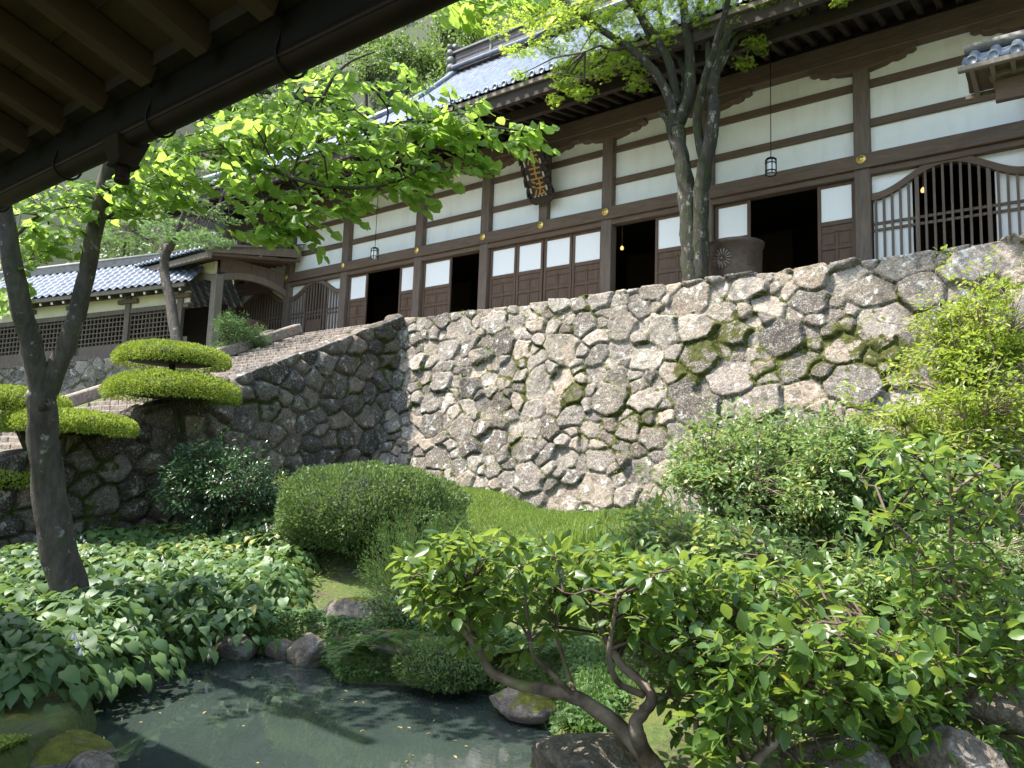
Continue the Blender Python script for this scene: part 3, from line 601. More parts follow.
# plaque
pl = thing('name_plaque', 'dark carved hanging plaque with gilt characters leaning out under the hall eaves', 'plaque', (-11.66, 16.3, 7.4))
tl = .50; pw, ph = .42, .80
PC = np.array([-11.62, 16.15, 8.22]); ax_u = np.array([1, 0, 0.]); ax_v = np.array([0, -math.sin(tl), math.cos(tl)]); ax_n = np.cross(ax_u, ax_v)
def pq(u, v, n=0): return PC+ax_u*u+ax_v*v+ax_n*n
def panelbox(mb, u0_, u1_, v0_, v1_, n0, n1):
    V = [pq(u, v, n) for n in (n0, n1) for u, v in ((u0_, v0_), (u1_, v0_), (u1_, v1_), (u0_, v1_))]; mb.add(V, [(0, 3, 2, 1), (4, 5, 6, 7), (0, 1, 5, 4), (1, 2, 6, 5), (2, 3, 7, 6), (3, 0, 4, 7)])
b = MB(); panelbox(b, -pw*.62, pw*.62, -ph*.82, ph*.82, 0, .05); b.build('board', MAT['plaque'], pl)
b = MB()
rs = random.Random(3)
ol = []; nn_ = 160
for k in range(nn_):
    a = 2*math.pi*k/nn_; cu_, sv_ = math.cos(a), math.sin(a); s_ = (abs(cu_)**5+abs(sv_)**5)**(-.2); w_ = 1+.07*abs(math.sin(a*8))+.03*math.sin(a*19+1); cor_ = 1+.07*(abs(cu_*s_)*abs(sv_*s_))**3
    ol.append(pq(pw*.98*cu_*s_*w_*cor_, ph*1.0*sv_*s_*(1+.05*abs(math.sin(a*7)))*cor_, -.01))
b.prism(ol, ax_n*.045)
for sx in (-1, 1):
    for k in range(5): b.tube([pq(sx*pw*.74, -ph*.80+k*.30, .05), pq(sx*pw*.95, -ph*.72+k*.30, .07), pq(sx*pw*.95, -ph*.60+k*.30, .06), pq(sx*pw*.78, -ph*.56+k*.30, .05)], [.02, .04, .035, .015], 6)
b.build('carved_frame', MAT['plaque'], pl)
def inl(*a): b = MB(); panelbox(b, *a); b.build('inlay', MAT['pearl'], pl)
for k in range(4):
    for sx in (-1, 1): inl(sx*pw*.62-.024, sx*pw*.62+.024, -ph*.62+k*.36, -ph*.62+k*.36+.14, .05, .07)
for k in range(4): inl(-.20+k*.12, -.15+k*.12, -ph*.78, -ph*.74, .05, .07); inl(-.20+k*.12, -.15+k*.12, ph*.72, ph*.77, .05, .07)
for k, ch in enumerate('法主法'):
    cu = bpy.data.curves.new('lettering', 'FONT'); cu.body = ch; cu.size = .46; cu.align_x = 'CENTER'; cu.align_y = 'CENTER'; cu.extrude = .008; cu.offset = .006
    o = bpy.data.objects.new('lettering_tmp', cu); C.objects.link(o); bpy.context.view_layer.update()
    me = bpy.data.meshes.new_from_object(o.evaluated_get(bpy.context.evaluated_depsgraph_get())); bpy.data.objects.remove(o)
    c_ = pq(.02, .43-k*.43, .06)
    for v in me.vertices: p = c_+ax_u*v.co.x*.95+ax_v*v.co.y+ax_n*v.co.z-BASE[pl.name]; v.co = p
    me.name = 'lettering'; link('lettering', me, MAT['giltpaint'], pl)
# hanging glass lanterns
def lantern(x, y, ztop, z1, label):
    t = thing('hanging_lantern', label, 'lantern', (x, y, z1), 'small glass lanterns hanging from the eaves')
    b = MB(); b.tube([(x, y, z1+.36), (x, y, ztop)], .010, 5); b.build('cord', MAT['black'], t)
    b = MB(); hw = .115; zz0, zz1 = z1, z1+.32
    hx = [(x+hw*math.cos(a), y+hw*math.sin(a)) for a in np.arange(6)*math.pi/3]
    for i in range(6): 
        (xa, ya), (xb, yb) = hx[i], hx[(i+1) % 6]; b.bar((xa, ya, zz0), (xa, ya, zz1), .016, .016, (0, 1, .01))
        for z in (zz0, zz0+.07, zz0+.24, zz1): b.bar((xa, ya, z), (xb, yb, z), .016, .018)
    b.lathe((x, y, zz1), [(.12, 0), (.09, .035), (.02, .05), (.012, .08)], 12); b.build('frame', MAT['black'], t)
    b = MB(); b.lathe((x, y, z1+.01), [(.10, 0), (.10, .29)], 6, smooth=False); b.build('pane', MAT['glass'], t)
    b = MB(); b.lathe((x, y, z1+.09), [(.104, 0), (.104, .13)], 6, smooth=False); b.build('paper_band', MAT['paper'], t)
lantern(-5.0, 15.5, 9.55, 6.52, 'small glass lantern on a long cord right of the mossy tree')
lantern(-17.2, 15.5, 9.6, 6.45, 'small glass lantern hanging at the left end of the hall')
# gilt lamps glimpsed inside
m_, t_, b_ = newmat('lamp_glow'); b_.inputs['Emission Color'].default_value = (1, .62, .25, 1); b_.inputs['Emission Strength'].default_value = .45; b_.inputs['Base Color'].default_value = (.7, .45, .2, 1); MAT['glow'] = m_
for px, py, Y, lab in ((622, 248, 18.3, 'small gilt lamp glowing in the dark doorway left of the mossy tree'), (923, 190, 18.3, 'small gilt lamp glowing behind the ogee lattice window')):
    P = onY(px, py, Y); t = thing('altar_lamp', lab, 'lamp', P, 'gilt lamps inside the dark hall')
    b = MB(); b.lathe(P, [(.0, -.055), (.04, -.05), (.05, 0), (.035, .04), (.015, .06)], 12); b.build('shade', MAT['glow'], t)
    b = MB(); b.tube([P+np.array((0, 0, .055)), np.array((P[0], P[1], 8.0))], .008, 5); b.build('chain', MAT['gold'], t)
# iron basin with chrysanthemum crest on the terrace
def basin(cx, cy, z0, R_, H_, label, crest=True):
    t = thing('iron_water_basin', label, 'basin', (cx, cy, z0), 'cast iron water basins on the terrace')
    b = MB(); b.lathe((cx, cy, z0), [(R_*.84, 0), (R_*.88, .02), (R_*.97, H_*.5), (R_*.99, H_*.9), (R_*1.05, H_*.92), (R_*1.06, H_*.99), (R_*1.03, H_), (R_*.95, H_), (R_*.93, H_*.93), (R_*.9, .1), (0, .1)], 48); b.build('body', MAT['iron'], t)
    if crest:
        b = MB(); n0 = -np.array([cx, cy, 0]); ang = math.atan2(-cy, -cx)-.5; zc = z0+H_*.60
        def cp(u, v): a = ang+u/R_; rr = R_*.985; return np.array([cx+rr*math.cos(a), cy+rr*math.sin(a), zc+v])
        for k in range(16):
            a = 2*math.pi*k/16+.1; r1, r2 = .05, .205
            b.tube([cp(r*math.cos(a), r*math.sin(a)) for r in (r1, .12, r2)], [.008, .018, .022], 6)
        b.lathe(cp(0, 0), [(0, .03), (.03, .025), (.035, 0)], 12, cp(0, 0)-np.array([cx, cy, zc])); b.build('crest', MAT['iron_light'], t)
        b = MB()
        for j in range(8): b.tube([cp(.52+.28*s, -.14+j*.045) for s in np.linspace(0, 1, 5)], .007, 4)
        b.build('cast_lettering', MAT['iron'], t)
MAT['iron_light'] = plain('worn_cast_iron', (.15, .12, .10), .45, .5, var=.25, scale=12)
basin(-5.50, 14.75, 3.82, .55, 1.03, 'large brown cast iron water basin with a chrysanthemum crest beside the mossy tree')
P = onY(247, 330, 14.6); basin(P[0], 14.6, 3.82, .62, .95, 'cast iron water basin half hidden by the light green bush at the stair top', False)
# small tiled roof of a notice stand, entering from the right
ns = thing('roofed_notice_stand', 'small tiled gable roof of a timber notice stand at the right edge before the hall', 'notice stand', (.3, 14.0, 3.82))
x0, x1, yc, ze = -1.28, 2.2, 14.15, 6.80
xs_ = np.arange(x0, x1, .02); 
for sgn in (-1, 1):
    yy = np.linspace(0, 1, 10)[:, None]; Xg = np.repeat(xs_[None], 10, 0); Yg = yc+sgn*(.55-.55*yy)+0*Xg; Zg = ze+.10+.42*yy**.85+tileprofile(Xg-x0-.0, .30, .085)
    G_ = np.stack([Xg, Yg, Zg], -1); grid_obj('roof_slope', G_ if sgn < 0 else G_[:, ::-1], MAT['tile'], ns)
b = MB()
for k in range(11):
    b.lathe((x0+.15+k*.30, yc-.56, ze+.13), [(0, .015), (.06, .015), (.066, .03), (.09, .03), (.09, 0)], 14, (0, -1, 0))
b.build('tile_end', MAT['tile'], ns)
b = MB(); b.tube([(x0, yc, ze+.62), (x1, yc, ze+.62)], .10, 10); b.build('ridge_tile', MAT['tile_old'], ns)
b = MB(); b.box((x0-.05, yc-.60, ze-.02), (x1, yc-.5, ze+.07)); b.box((x0-.05, yc+.5, ze-.02), (x1, yc+.60, ze+.07)); b.box((x0+.35, yc-.12, ze+.0), (x1, yc+.12, ze+.12))
for k in range(12): b.box((x0+.1+k*.28, yc-.5, ze-.01), (x0+.17+k*.28, yc+.5, ze+.05))
b.build('eave_frame', MAT['wood_grey'], ns, bevel=.01)
b = MB(); b.box((x0+.03, yc-.50, ze+.072), (x1, yc+.50, ze+.085)); b.prism([(x0+.04, yc-.5, ze+.086), (x0+.04, yc+.5, ze+.086), (x0+.04, yc, ze+.50)], (.04, 0, 0)); b.build('gable_board', MAT['wood'], ns)
b = MB(); b.box((x0+.42, yc-.06, ze-.42), (x1-.2, yc+.06, ze-.05)); b.build('board', MAT['wood'], ns, bevel=.01)
for x in (.35, 1.9):
    b = MB(); b.box((x-.08, yc-.08, 3.82), (x+.08, yc+.08, ze)); b.build('post', MAT['wood_grey'], ns, bevel=.01)

# ------------------------------------------------------------------ sloping tiled corridor on the left
PH = R(30); cd = np.array([-math.cos(PH), -math.sin(PH), -.115]); cn = np.array([-math.sin(PH)*-1*-1, 0, 0])
cn = np.array([math.sin(PH), -math.cos(PH), 0.0])     # towards the garden
A0 = np.array([-24.35, 13.35, 0.0])
def cq(s, n, z): return A0+np.array([cd[0]*s, cd[1]*s, cd[2]*s])+cn*n+np.array([0, 0, z])
cor = thing('roofed_corridor', 'long latticed wooden corridor with a blue grey tiled roof stepping down to the left', 'corridor', cq(4, -1.2, 3.8))
LC = 15.0
def cbox(mb, s0, s1, n0, n1, z0, z1):
    V = [cq(s, n, z) for z in (z0, z1) for s, n in ((s0, n0), (s1, n0), (s1, n1), (s0, n1))]; mb.add(V, [(0, 1, 2, 3), (4, 7, 6, 5), (0, 4, 5, 1), (1, 5, 6, 2), (2, 6, 7, 3), (3, 7, 4, 0)])
b = MB(); cbox(b, -.3, LC, -.05, -.0, 5.36, 5.80); b.build('plaster_band', MAT['plaster_y'], cor)
b = MB(); cbox(b, -.3, LC, -.1, .06, 5.22, 5.38); b.build('top_beam', MAT['wood_v'], cor)
b = MB(); cbox(b, -.3, LC, -.1, .08, 3.72, 3.92); b.build('sill_beam', MAT['wood_v'], cor)
b = MB(); cbox(b, -.3, LC, -.06, -.02, 3.92, 4.22); b.build('skirting_boards', MAT['wood_v'], cor)
pitch = 1.9
for k in range(9):
    s = k*pitch
    b = MB(); cbox(b, s-.09, s+.09, -.10, .09, 3.85, 5.9); b.build('post', MAT['wood_v'], cor)
    b = MB(); cbox(b, s-.35, s+.35, -.02, .14, 5.56, 5.70); b.build('bracket', MAT['wood_v'], cor)
    if k == 8: break
    b = MB(); 
    for j in range(13): cbox(b, s+.12+j*.138, s+.152+j*.138, -.06, .0, 4.22, 5.22)
    for j in range(6): cbox(b, s+.09, s+pitch-.09, -.045, .012, 4.30+j*.165, 4.335+j*.165)
    b.build('lattice', MAT['wood_v'], cor)
b = MB(); cbox(b, -.3, LC, -2.6, -2.5, 3.8, 5.9); cbox(b, -.3, LC, -2.5, -.1, 3.70, 3.76); b.build('inner_wall', MAT['wood_dark'], cor)
b = MB(); cbox(b, -.4, LC, .50, .60, 5.80, 5.93); b.build('eave_board', MAT['wood_grey'], cor)
for k in range(36):
    s = -.2+k*.42; b = MB(); V0 = cq(s, .48, 5.74); V1 = cq(s, -.1, 5.93); b.bar(V0, V1, .07, .08); rfr = b.build('rafter', MAT['wood'], cor)
    b = MB(); b.bar(cq(s, .492, 5.737), cq(s, .482, 5.74), .072, .082); b.build('white_end', MAT['plaster'], rfr)
def cor_roof(side):
    ss = np.arange(-.6, LC, .03); nn = np.linspace(0, 1, 60)
    S_, T_ = np.meshgrid(ss, nn); ph = (S_/.27) % 1
    rows = (T_*8) % 1.0
    hgt = .04*np.sin(ph*2*math.pi)+.035*(1-rows)
    nD = .66-(1.92)*T_ if side > 0 else -3.2+1.92*T_
    Z_ = 5.93+1.50*T_+hgt
    return A0+S_[..., None]*cd+nD[..., None]*cn+np.stack([Z_*0, Z_*0, Z_], -1)
grid_obj('roof', cor_roof(1)[:, ::-1], MAT['tile'], cor, smooth=False); grid_obj('roof', cor_roof(-1), MAT['tile'], cor, smooth=False)
b = MB(); cbox(b, -.6, LC, -1.42, -1.12, 7.38, 7.60); b.tube([cq(-.6, -1.27, 7.64), cq(LC, -1.27, 7.64)], .12, 8); b.build('ridge', MAT['tile_old'], cor)
# stone footing of the corridor
def cfoot():
    a_ = cq(16, .12, 0); d_ = -cd[:2]/np.linalg.norm(cd[:2])
    stone_wall('corridor_footing_wall', MAT['wall_stone'], (a_[0], a_[1]), (d_[0], d_[1]), (-cn[0], -cn[1]), lambda us: 3.70-.115*(16-us)-.02, lambda us: us*0-.9+us*.12, lambda Z, U_: -.12*(3.7-Z), .04, 70,
       dict(L=15.6, n=500, smin=.13, smax=.22), .10, .07, 40, 'stone wall', 'sunlit low stone footing wall beneath the latticed corridor', (), .3)
cfoot()
# ------------------------------------------------------------------ roof over the viewer
ev = thing('veranda_roof', 'dark underside of the near veranda roof with rafters and gutter at the top left', 'roof', (-3, 0, 2))
tanp = math.tan(R(17)); yE = 1.58; zE = 1.72
def zr(y): return zE+(yE-y)*tanp
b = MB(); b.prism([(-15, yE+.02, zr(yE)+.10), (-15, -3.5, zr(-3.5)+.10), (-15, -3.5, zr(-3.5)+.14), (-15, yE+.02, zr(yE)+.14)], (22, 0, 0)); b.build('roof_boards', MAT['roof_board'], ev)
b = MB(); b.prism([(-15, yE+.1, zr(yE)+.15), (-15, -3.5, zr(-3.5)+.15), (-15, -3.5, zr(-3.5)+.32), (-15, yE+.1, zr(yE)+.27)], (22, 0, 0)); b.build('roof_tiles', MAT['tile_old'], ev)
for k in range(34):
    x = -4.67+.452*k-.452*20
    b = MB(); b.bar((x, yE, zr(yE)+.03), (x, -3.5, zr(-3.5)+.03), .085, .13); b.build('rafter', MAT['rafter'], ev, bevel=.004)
b = MB()
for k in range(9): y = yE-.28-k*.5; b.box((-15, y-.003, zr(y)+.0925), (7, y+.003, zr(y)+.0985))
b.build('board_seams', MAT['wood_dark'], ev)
b = MB(); b.box((-15, yE-.02, zE+.05), (7, yE+.06, zE+.14)); b.build('fascia', MAT['wood_dark'], ev)
gy, gzc, gr = 1.70, 1.605, .062
n = 12; sec = [(gy+gr*math.cos(a), gzc-gr*math.sin(a)) for a in np.linspace(-.25, math.pi+.1, n)]
G_ = np.stack([np.stack([np.array([-15., 7.]), np.full(2, y), np.full(2, z)], -1) for y, z in sec]); g1 = grid_obj('gutter', G_, MAT['gutter'], ev)
m = g1.modifiers.new('solid', 'SOLIDIFY'); m.thickness = .004
b = MB(); b.box((-15, yE+.062, zE-.14), (7, yE+.072, zE+.12)); b.build('drip_board', MAT['black'], ev)
for k in range(30):
    x = -4.42+.99*(k-10)
    if x > 6.5: break
    b = MB(); b.tube([(x, yE-.3, zr(yE-.3)+.085), (x, yE-.05, zE+.075), (x, yE+.075, zE+.02)]+[(x, gy-(gr+.012)*math.cos(a), gzc-(gr+.012)*math.sin(a)) for a in np.linspace(0, math.pi, 10)]+[(x, gy+gr+.012, gzc+.05), (x, gy+gr-.01, gzc+.06)], .0065, 6); b.build('gutter_hook', MAT['black'], ev)
P = onY(124, 160, gy); fx_ = P[0]
b = MB()
def frus(mb, cx, cy, z0, w0, z1, w1): mb.add([(cx+sx*w_/2, cy+sy*w_/2, z) for z, w_ in ((z0, w0), (z1, w1)) for sx, sy in ((-1, -1), (1, -1), (1, 1), (-1, 1))], [(0, 3, 2, 1), (4, 5, 6, 7), (0, 1, 5, 4), (1, 2, 6, 5), (2, 3, 7, 6), (3, 0, 4, 7)])
frus(b, fx_, gy, gzc-.14, .10, gzc-.02, .17); frus(b, fx_, gy, gzc-.155, .115, gzc-.139, .115); b.lathe((fx_, gy, gzc-.235), [(.035, 0), (.038, .02), (.034, .025), (.034, .09)], 16); b.build('rain_head', MAT['gutter'], ev, bevel=.004)
# ------------------------------------------------------------------ foliage tools
def nrmz(a): return a/(np.linalg.norm(a, axis=-1, keepdims=True)+1e-9)
T_LEAF = (np.array([(0, 0, 0), (0, .5, -.04), (0, 1, -.13), (-.42, .30, .05), (-.30, .72, .0), (.42, .30, .05), (.30, .72, .0)]), [(0, 1, 4, 3), (1, 2, 4), (0, 5, 6, 1), (1, 6, 2)])
T_ROUND = (np.array([(0, 0, 0), (0, .55, -.03), (0, 1, -.16), (-.52, .32, .05), (-.36, .78, -.03), (.52, .32, .05), (.36, .78, -.03)]), [(0, 1, 4, 3), (1, 2, 4), (0, 5, 6, 1), (1, 6, 2)])
T_SMALL = (np.array([(0, 0, 0), (.5, .5, .06), (0, 1, 0), (-.5, .5, .06)]), [(0, 1, 2, 3)])
T_HEART = (np.array([(0, 0, 0), (0, .5, .02), (0, .85, -.10), (0, 1.05, -.24), (-.30, -.13, -.02), (-.52, .20, .06), (-.40, .60, .0), (-.16, .88, -.12), (.30, -.13, -.02), (.52, .20, .06), (.40, .60, .0), (.16, .88, -.12)]),
   [(0, 1, 5, 4), (1, 2, 6, 5), (2, 3, 7, 6), (0, 8, 9, 1), (1, 9, 10, 2), (2, 10, 11, 3)])
_a = np.arange(5)*2*math.pi/5
T_PALM = (np.array([(0, 0, 0)]+[p for k in range(5) for p in ((math.sin((k-2)*.62)*.55-math.cos((k-2)*.62)*.10, .15+math.cos((k-2)*.62)*.45+math.sin((k-2)*.62)*.1, .03), (math.sin((k-2)*.62)*1.0, .1+math.cos((k-2)*.62)*.9, -.1), (math.sin((k-2)*.62)*.55+math.cos((k-2)*.62)*.10, .15+math.cos((k-2)*.62)*.45-math.sin((k-2)*.62)*.1, .03))]),
   [(0, 3*k+3, 3*k+2, 3*k+1) for k in range(5)])
T_BLADE = (np.array([(-.5, 0, 0), (.5, 0, 0), (.45, .4, .03), (-.45, .4, .03), (.3, .75, -.06), (-.3, .75, -.06), (0, 1, -.22)]), [(0, 1, 2, 3), (3, 2, 4, 5), (5, 4, 6)])
def leaves(name, P, D, Nn, L, W, tint, tpl, mat, parent=None, at=None, smooth=False):
    P = np.asarray(P, float); n = len(P); D = nrmz(D); S = nrmz(np.cross(D, Nn)); Nn = np.cross(S, D)
    TV, TF = tpl; L = np.broadcast_to(L, n)[:, None, None]; W = np.broadcast_to(W, n)[:, None, None]
    V = P[:, None]+S[:, None]*TV[None, :, :1]*W+D[:, None]*TV[None, :, 1:2]*L+Nn[:, None]*TV[None, :, 2:]*L
    k = len(TV); fl = np.concatenate([np.array(f) for f in TF]); tot = np.array([len(f) for f in TF]); st = np.concatenate([[0], np.cumsum(tot)[:-1]])
    loops = (fl[None]+np.arange(n)[:, None]*k).ravel(); starts = (st[None]+np.arange(n)[:, None]*len(fl)).ravel()
    V = V.reshape(-1, 3)-base_of(parent, at)
    return link(name, mesh_arrays(name, V, loops, starts, None, smooth, {'tint': np.repeat(np.clip(tint, 0, 1), k)}), mat, parent, at)
def rsph(n):
    v = rng.normal(size=(n, 3)); return nrmz(v)
def smooth_path(pts, sub=4):
    P = np.array(pts, float); out = []
    for i in range(len(P)-1):
        p0 = P[max(i-1, 0)]; p1 = P[i]; p2 = P[i+1]; p3 = P[min(i+2, len(P)-1)]
        for t in np.arange(sub)/sub: out.append(.5*((2*p1)+(-p0+p2)*t+(2*p0-5*p1+4*p2-p3)*t*t+(-p0+3*p1-3*p2+p3)*t**3))
    out.append(P[-1]); return np.array(out)
def limb(mb, pts, r0_, r1_, seg=8, sub=4, wob=.06):
    P = smooth_path(pts, sub); n = len(P); t = np.linspace(0, 1, n); r = r0_*(1-t)+r1_*t; mb.tube(P, list(r), seg, True, True, wob); return P
def twigs_to(mb, nodes, targets, r=.006, sag=.0, maxlen=2.5, seg=4):
    """a bent twig from the nearest skeleton node to each target"""
    nodes = np.asarray(nodes)
    for t in targets:
        d = np.linalg.norm(nodes-t, axis=1)+np.maximum(0, nodes[:, 2]-t[2])*.6; k = int(np.argmin(d)); a = nodes[k]
        L = np.linalg.norm(t-a)
        if L > maxlen or L < 1e-3: continue
        m = (a+t)/2+rng.normal(0, .07, 3)*L+np.array((0, 0, .10*L)); m2 = a*.2+t*.8+rng.normal(0, .04, 3)*L
        mb.tube([a, m, m2, t], [r*1.6, r*1.2, r*.9, r*.5], seg, False, True)
def in_poly(x, y, poly):
    c = False; n = len(poly); j = n-1
    for i in range(n):
        if ((poly[i][1] > y) != (poly[j][1] > y)) and (x < (poly[j][0]-poly[i][0])*(y-poly[i][1])/(poly[j][1]-poly[i][1]+1e-9)+poly[i][0]): c = not c
        j = i
    return c
def region(poly, zr_, n):
    xs_ = [p[0] for p in poly]; ys_ = [p[1] for p in poly]; out = []
    while len(out) < n:
        x, y = random.uniform(min(xs_), max(xs_)), random.uniform(min(ys_), max(ys_))
        if in_poly(x, y, poly): out.append(U(x, y, random.uniform(*zr_)))
    return np.array(out)
def sprig_leaves(cent, per, rad, L, flat_=.35, droop=.25, outc=None, upb=1.0):
    """leaves around each sprig centre: returns P, D, N"""
    n = len(cent)*per; c = np.repeat(cent, per, 0); o = rsph(n); o[:, 2] *= flat_; P = c+o*rad*(rng.random((n, 1))**.5)
    D = nrmz(o+rng.normal(0, .35, (n, 3)))
    if outc is not None: D = nrmz(D+nrmz(c-outc)*.6)
    D[:, 2] -= droop; Nn = np.tile((0, 0, upb), (n, 1))+rng.normal(0, .38, (n, 3)); return P, D, Nn
def sprays(cent, per, length, L, trend):
    """flat horizontal sprays: leaves set alternately along a short twig"""
    P, D, Nn = [], [], []
    for c in cent:
        a = random.gauss(0, .9); d = np.array((trend[0]*math.cos(a)-trend[1]*math.sin(a), trend[0]*math.sin(a)+trend[1]*math.cos(a), random.uniform(-.42, .05))); d /= np.linalg.norm(d)
        s = np.cross(d, (0, 0, 1)); s /= np.linalg.norm(s); roll = random.gauss(0, .25); nn = np.array((0, 0, 1.))+s*roll; l = length*random.uniform(.6, 1.2)
        for i in range(per):
            f = (i+.6)/per; sg = (-1)**i; p = c+d*l*(f-.5)+np.array((0, 0, -.12*l*f*f)); P.append(p+s*sg*.01); D.append(d*(.55+.5*f)+s*sg*(1-.5*f)+np.array((0, 0, random.uniform(-.75, .0)))); Nn.append(nn+rng.normal(0, .42, 3))
    return np.array(P), np.array(D), np.array(Nn)
# clipped shrubs: a lumpy shell of tiny leaves over a solid dark core added to stop light
def clipped(parent, c, rx, ry, rz, n, L, mat, lump=.06, low=-.55, core=True, name='foliage', depth_=.16, power=2.4):
    c = np.array(c, float); o = rsph(int(n*1.6)); o = o[o[:, 2] > low][:n]; sc = (np.abs(o)**power).sum(1)**(-1/power); 
    P = o*sc[:, None]; P[:, 2] = np.where(P[:, 2] < 0, P[:, 2]*.75, P[:, 2])
    l = 1+lump*noise3(P*np.array([rx, ry, rz]), .28, 3)+lump*.9*noise3(P*np.array([rx, ry, rz]), .9, 7)
    k = 1-depth_*rng.random(len(P))**1.7
    W = c+P*np.array([rx, ry, rz])*(l*k)[:, None]
    out = nrmz(P/np.array([rx, ry, rz])); D = nrmz(out+rng.normal(0, .55, out.shape)+np.array((0, 0, .45))); Nn = out+rng.normal(0, .6, out.shape)
    tint = .45+.22*rng.normal(size=len(P))+.18*noise3(W, .22, 5)
    leaves(name, W, D, Nn, L*rng.uniform(.75, 1.3, len(P)), L*.58, tint, T_SMALL, mat, parent)
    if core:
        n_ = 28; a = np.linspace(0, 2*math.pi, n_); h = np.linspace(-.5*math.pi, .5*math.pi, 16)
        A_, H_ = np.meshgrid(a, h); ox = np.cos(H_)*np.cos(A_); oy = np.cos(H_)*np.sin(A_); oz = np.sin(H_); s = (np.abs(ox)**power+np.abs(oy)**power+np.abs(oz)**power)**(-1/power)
        oz = np.where(oz < 0, oz*.7*max(.2, -low), oz); Gc = np.stack([c[0]+ox*s*rx*.80, c[1]+oy*s*ry*.80, c[2]+oz*s*rz*.76], -1); grid_obj('shade_core', Gc, MAT['core'], parent)
def shrub(name, label, cat, c, rx, ry, rz, n, L, tpl, mat, w=.5, group=None, stems=6, per=9, base=None, rag=.18, droop=.2, shell=.45, lumps=5, tint0=.45, twig='twig', face=0.0, seed_=None):
    c = np.array(c, float); b_ = np.array(base if base is not None else (c[0], c[1], gz(c[0], c[1])), float)
    t = thing(name, label, cat, b_, group); m = max(1, n//per)
    o = rsph(m*3); lc = rsph(lumps)*.58; cent = []
    for q in range(m):
        k = random.randrange(lumps+1); r = shell+(1-shell)*random.random()**.6
        p = o[q]*r*(.85 if k == lumps else .55)+(0 if k == lumps else lc[k]); 
        if random.random() < .14: p = p*np.array((1.15, 1.15, 1.0))+np.array((0, 0, .1+random.random()*.35))*(p[2] > -.1)
        cent.append(p)
    cent = np.array(cent); cent *= (1+rag*noise3(cent*2.2+7, 1, int(c[1]*9) % 40))[:, None]; cent[:, 2] += rag*noise3(cent*3, 1, int(c[0]*7) % 50); cent = cent*np.array([rx, ry, rz])+c; cent[:, 2] = np.maximum(cent[:, 2], b_[2]+.05)
    mb = MB(); nodes = []
    for k in range(stems):
        tgt = c+rsph(1)[0]*np.array([rx, ry, rz])*.55; st_ = b_+np.array([random.uniform(-.12, .12), random.uniform(-.12, .12), -.05]); mid = (st_+tgt)/2+rng.normal(0, .08, 3)*rz
        nodes.append(limb(mb, [st_, mid, tgt], .012+.012*rz, .006, 6, 4, .05))
    nodes = np.vstack(nodes); twigs_to(mb, nodes, cent[::2], .0035+.0015*rz, maxlen=3)
    mb.build('stem', MAT[twig], t)
    P, D, Nn = sprig_leaves(cent, per, L*1.5, L, .7, droop, c, 1.0)
    if face: Nn = Nn+nrmz(P-c)*face
    nn = len(P); tint = tint0+.22*rng.normal(size=nn)+.2*noise3(P, .3, 4)
    leaves('foliage', P, D, Nn, L*rng.uniform(.65, 1.2, nn), L*w*rng.uniform(.8, 1.2, nn), tint, tpl, MAT[mat], t)
    return t
def rock(name, label, c, r, mat='rock', seed=0, squash=(1, 1, .7), group=None, cat='rock', sub=40):
    t = thing(name, label, cat, c, group) if False else None
    a = np.linspace(0, 2*math.pi, sub*2); h = np.linspace(-math.pi/2, math.pi/2, sub); A_, H_ = np.meshgrid(a, h)
    o = np.stack([np.cos(H_)*np.cos(A_), np.cos(H_)*np.sin(A_), np.sin(H_)], -1)
    rr = random.Random(seed); f = np.ones(o.shape[:2])
    for k in range(9):
        n_ = np.array([rr.gauss(0, 1), rr.gauss(0, 1), rr.gauss(0, .8)]); n_ /= np.linalg.norm(n_); d = o@n_; lim = rr.uniform(.62, .88); f = np.minimum(f, np.where(d > .05, lim/np.maximum(d, .05), 9))
    f = np.minimum(f, 1)*(1+.07*fbm(o, .6, 4, seed)+.02*fbm(o, .12, 2, seed+3)); f[:, -1] = f[:, 0]
    Gp = np.array(c, float)+o*f[..., None]*np.array(squash)*r
    ob = grid_obj(name, Gp, MAT[mat], at=c); return tag(ob, label, cat, group)
# ------------------------------------------------------------------ wooded hill behind
def forest_tree(x, y, hgt, rad, label, n=1300, L=.36, kind=0):
    z = gz(x, y); t = thing('forest_tree', label, 'tree', (x, y, z), 'trees on the wooded hill')
    mb = MB(); nodes = limb(mb, [(x, y, z-.5), (x+random.uniform(-.4, .4), y, z+hgt*.5), (x, y, z+hgt*.9)], .28, .08, 6)
    lob = [np.array((x+random.uniform(-1, 1)*rad*.6, y+random.uniform(-1, 1)*rad*.6, z+hgt*random.uniform(.45, .95))) for k in range(9)]
    for q in lob: limb(mb, [nodes[len(nodes)//2], (nodes[len(nodes)//2]+q)/2+rng.normal(0, .3, 3), q], .10, .03, 5, 2)
    mb.build('trunk', MAT['bark'], t)
    Ps = []; 
    for q in lob:
        r = rad*random.uniform(.38, .6); o = rsph(n//9); P = q+o*np.array([r, r, r*.75])*(1-.45*rng.random((len(o), 1))**2); Ps.append(P)
    P = np.vstack(Ps); o = nrmz(P-np.array((x, y, z+hgt*.65))); m = len(P)
    leaves('crown', P, rsph(m)+o*.6, o+rng.normal(0, .5, (m, 3))+np.array((0, -.2, .5)), L*rng.uniform(.6, 1.3, m), L*.75, .45+.2*rng.normal(size=m)+random.uniform(-.15, .2)+.25*noise3(P, 1.3, 2), T_SMALL, MAT['lf_forest'], t)
k = 0; placed = []
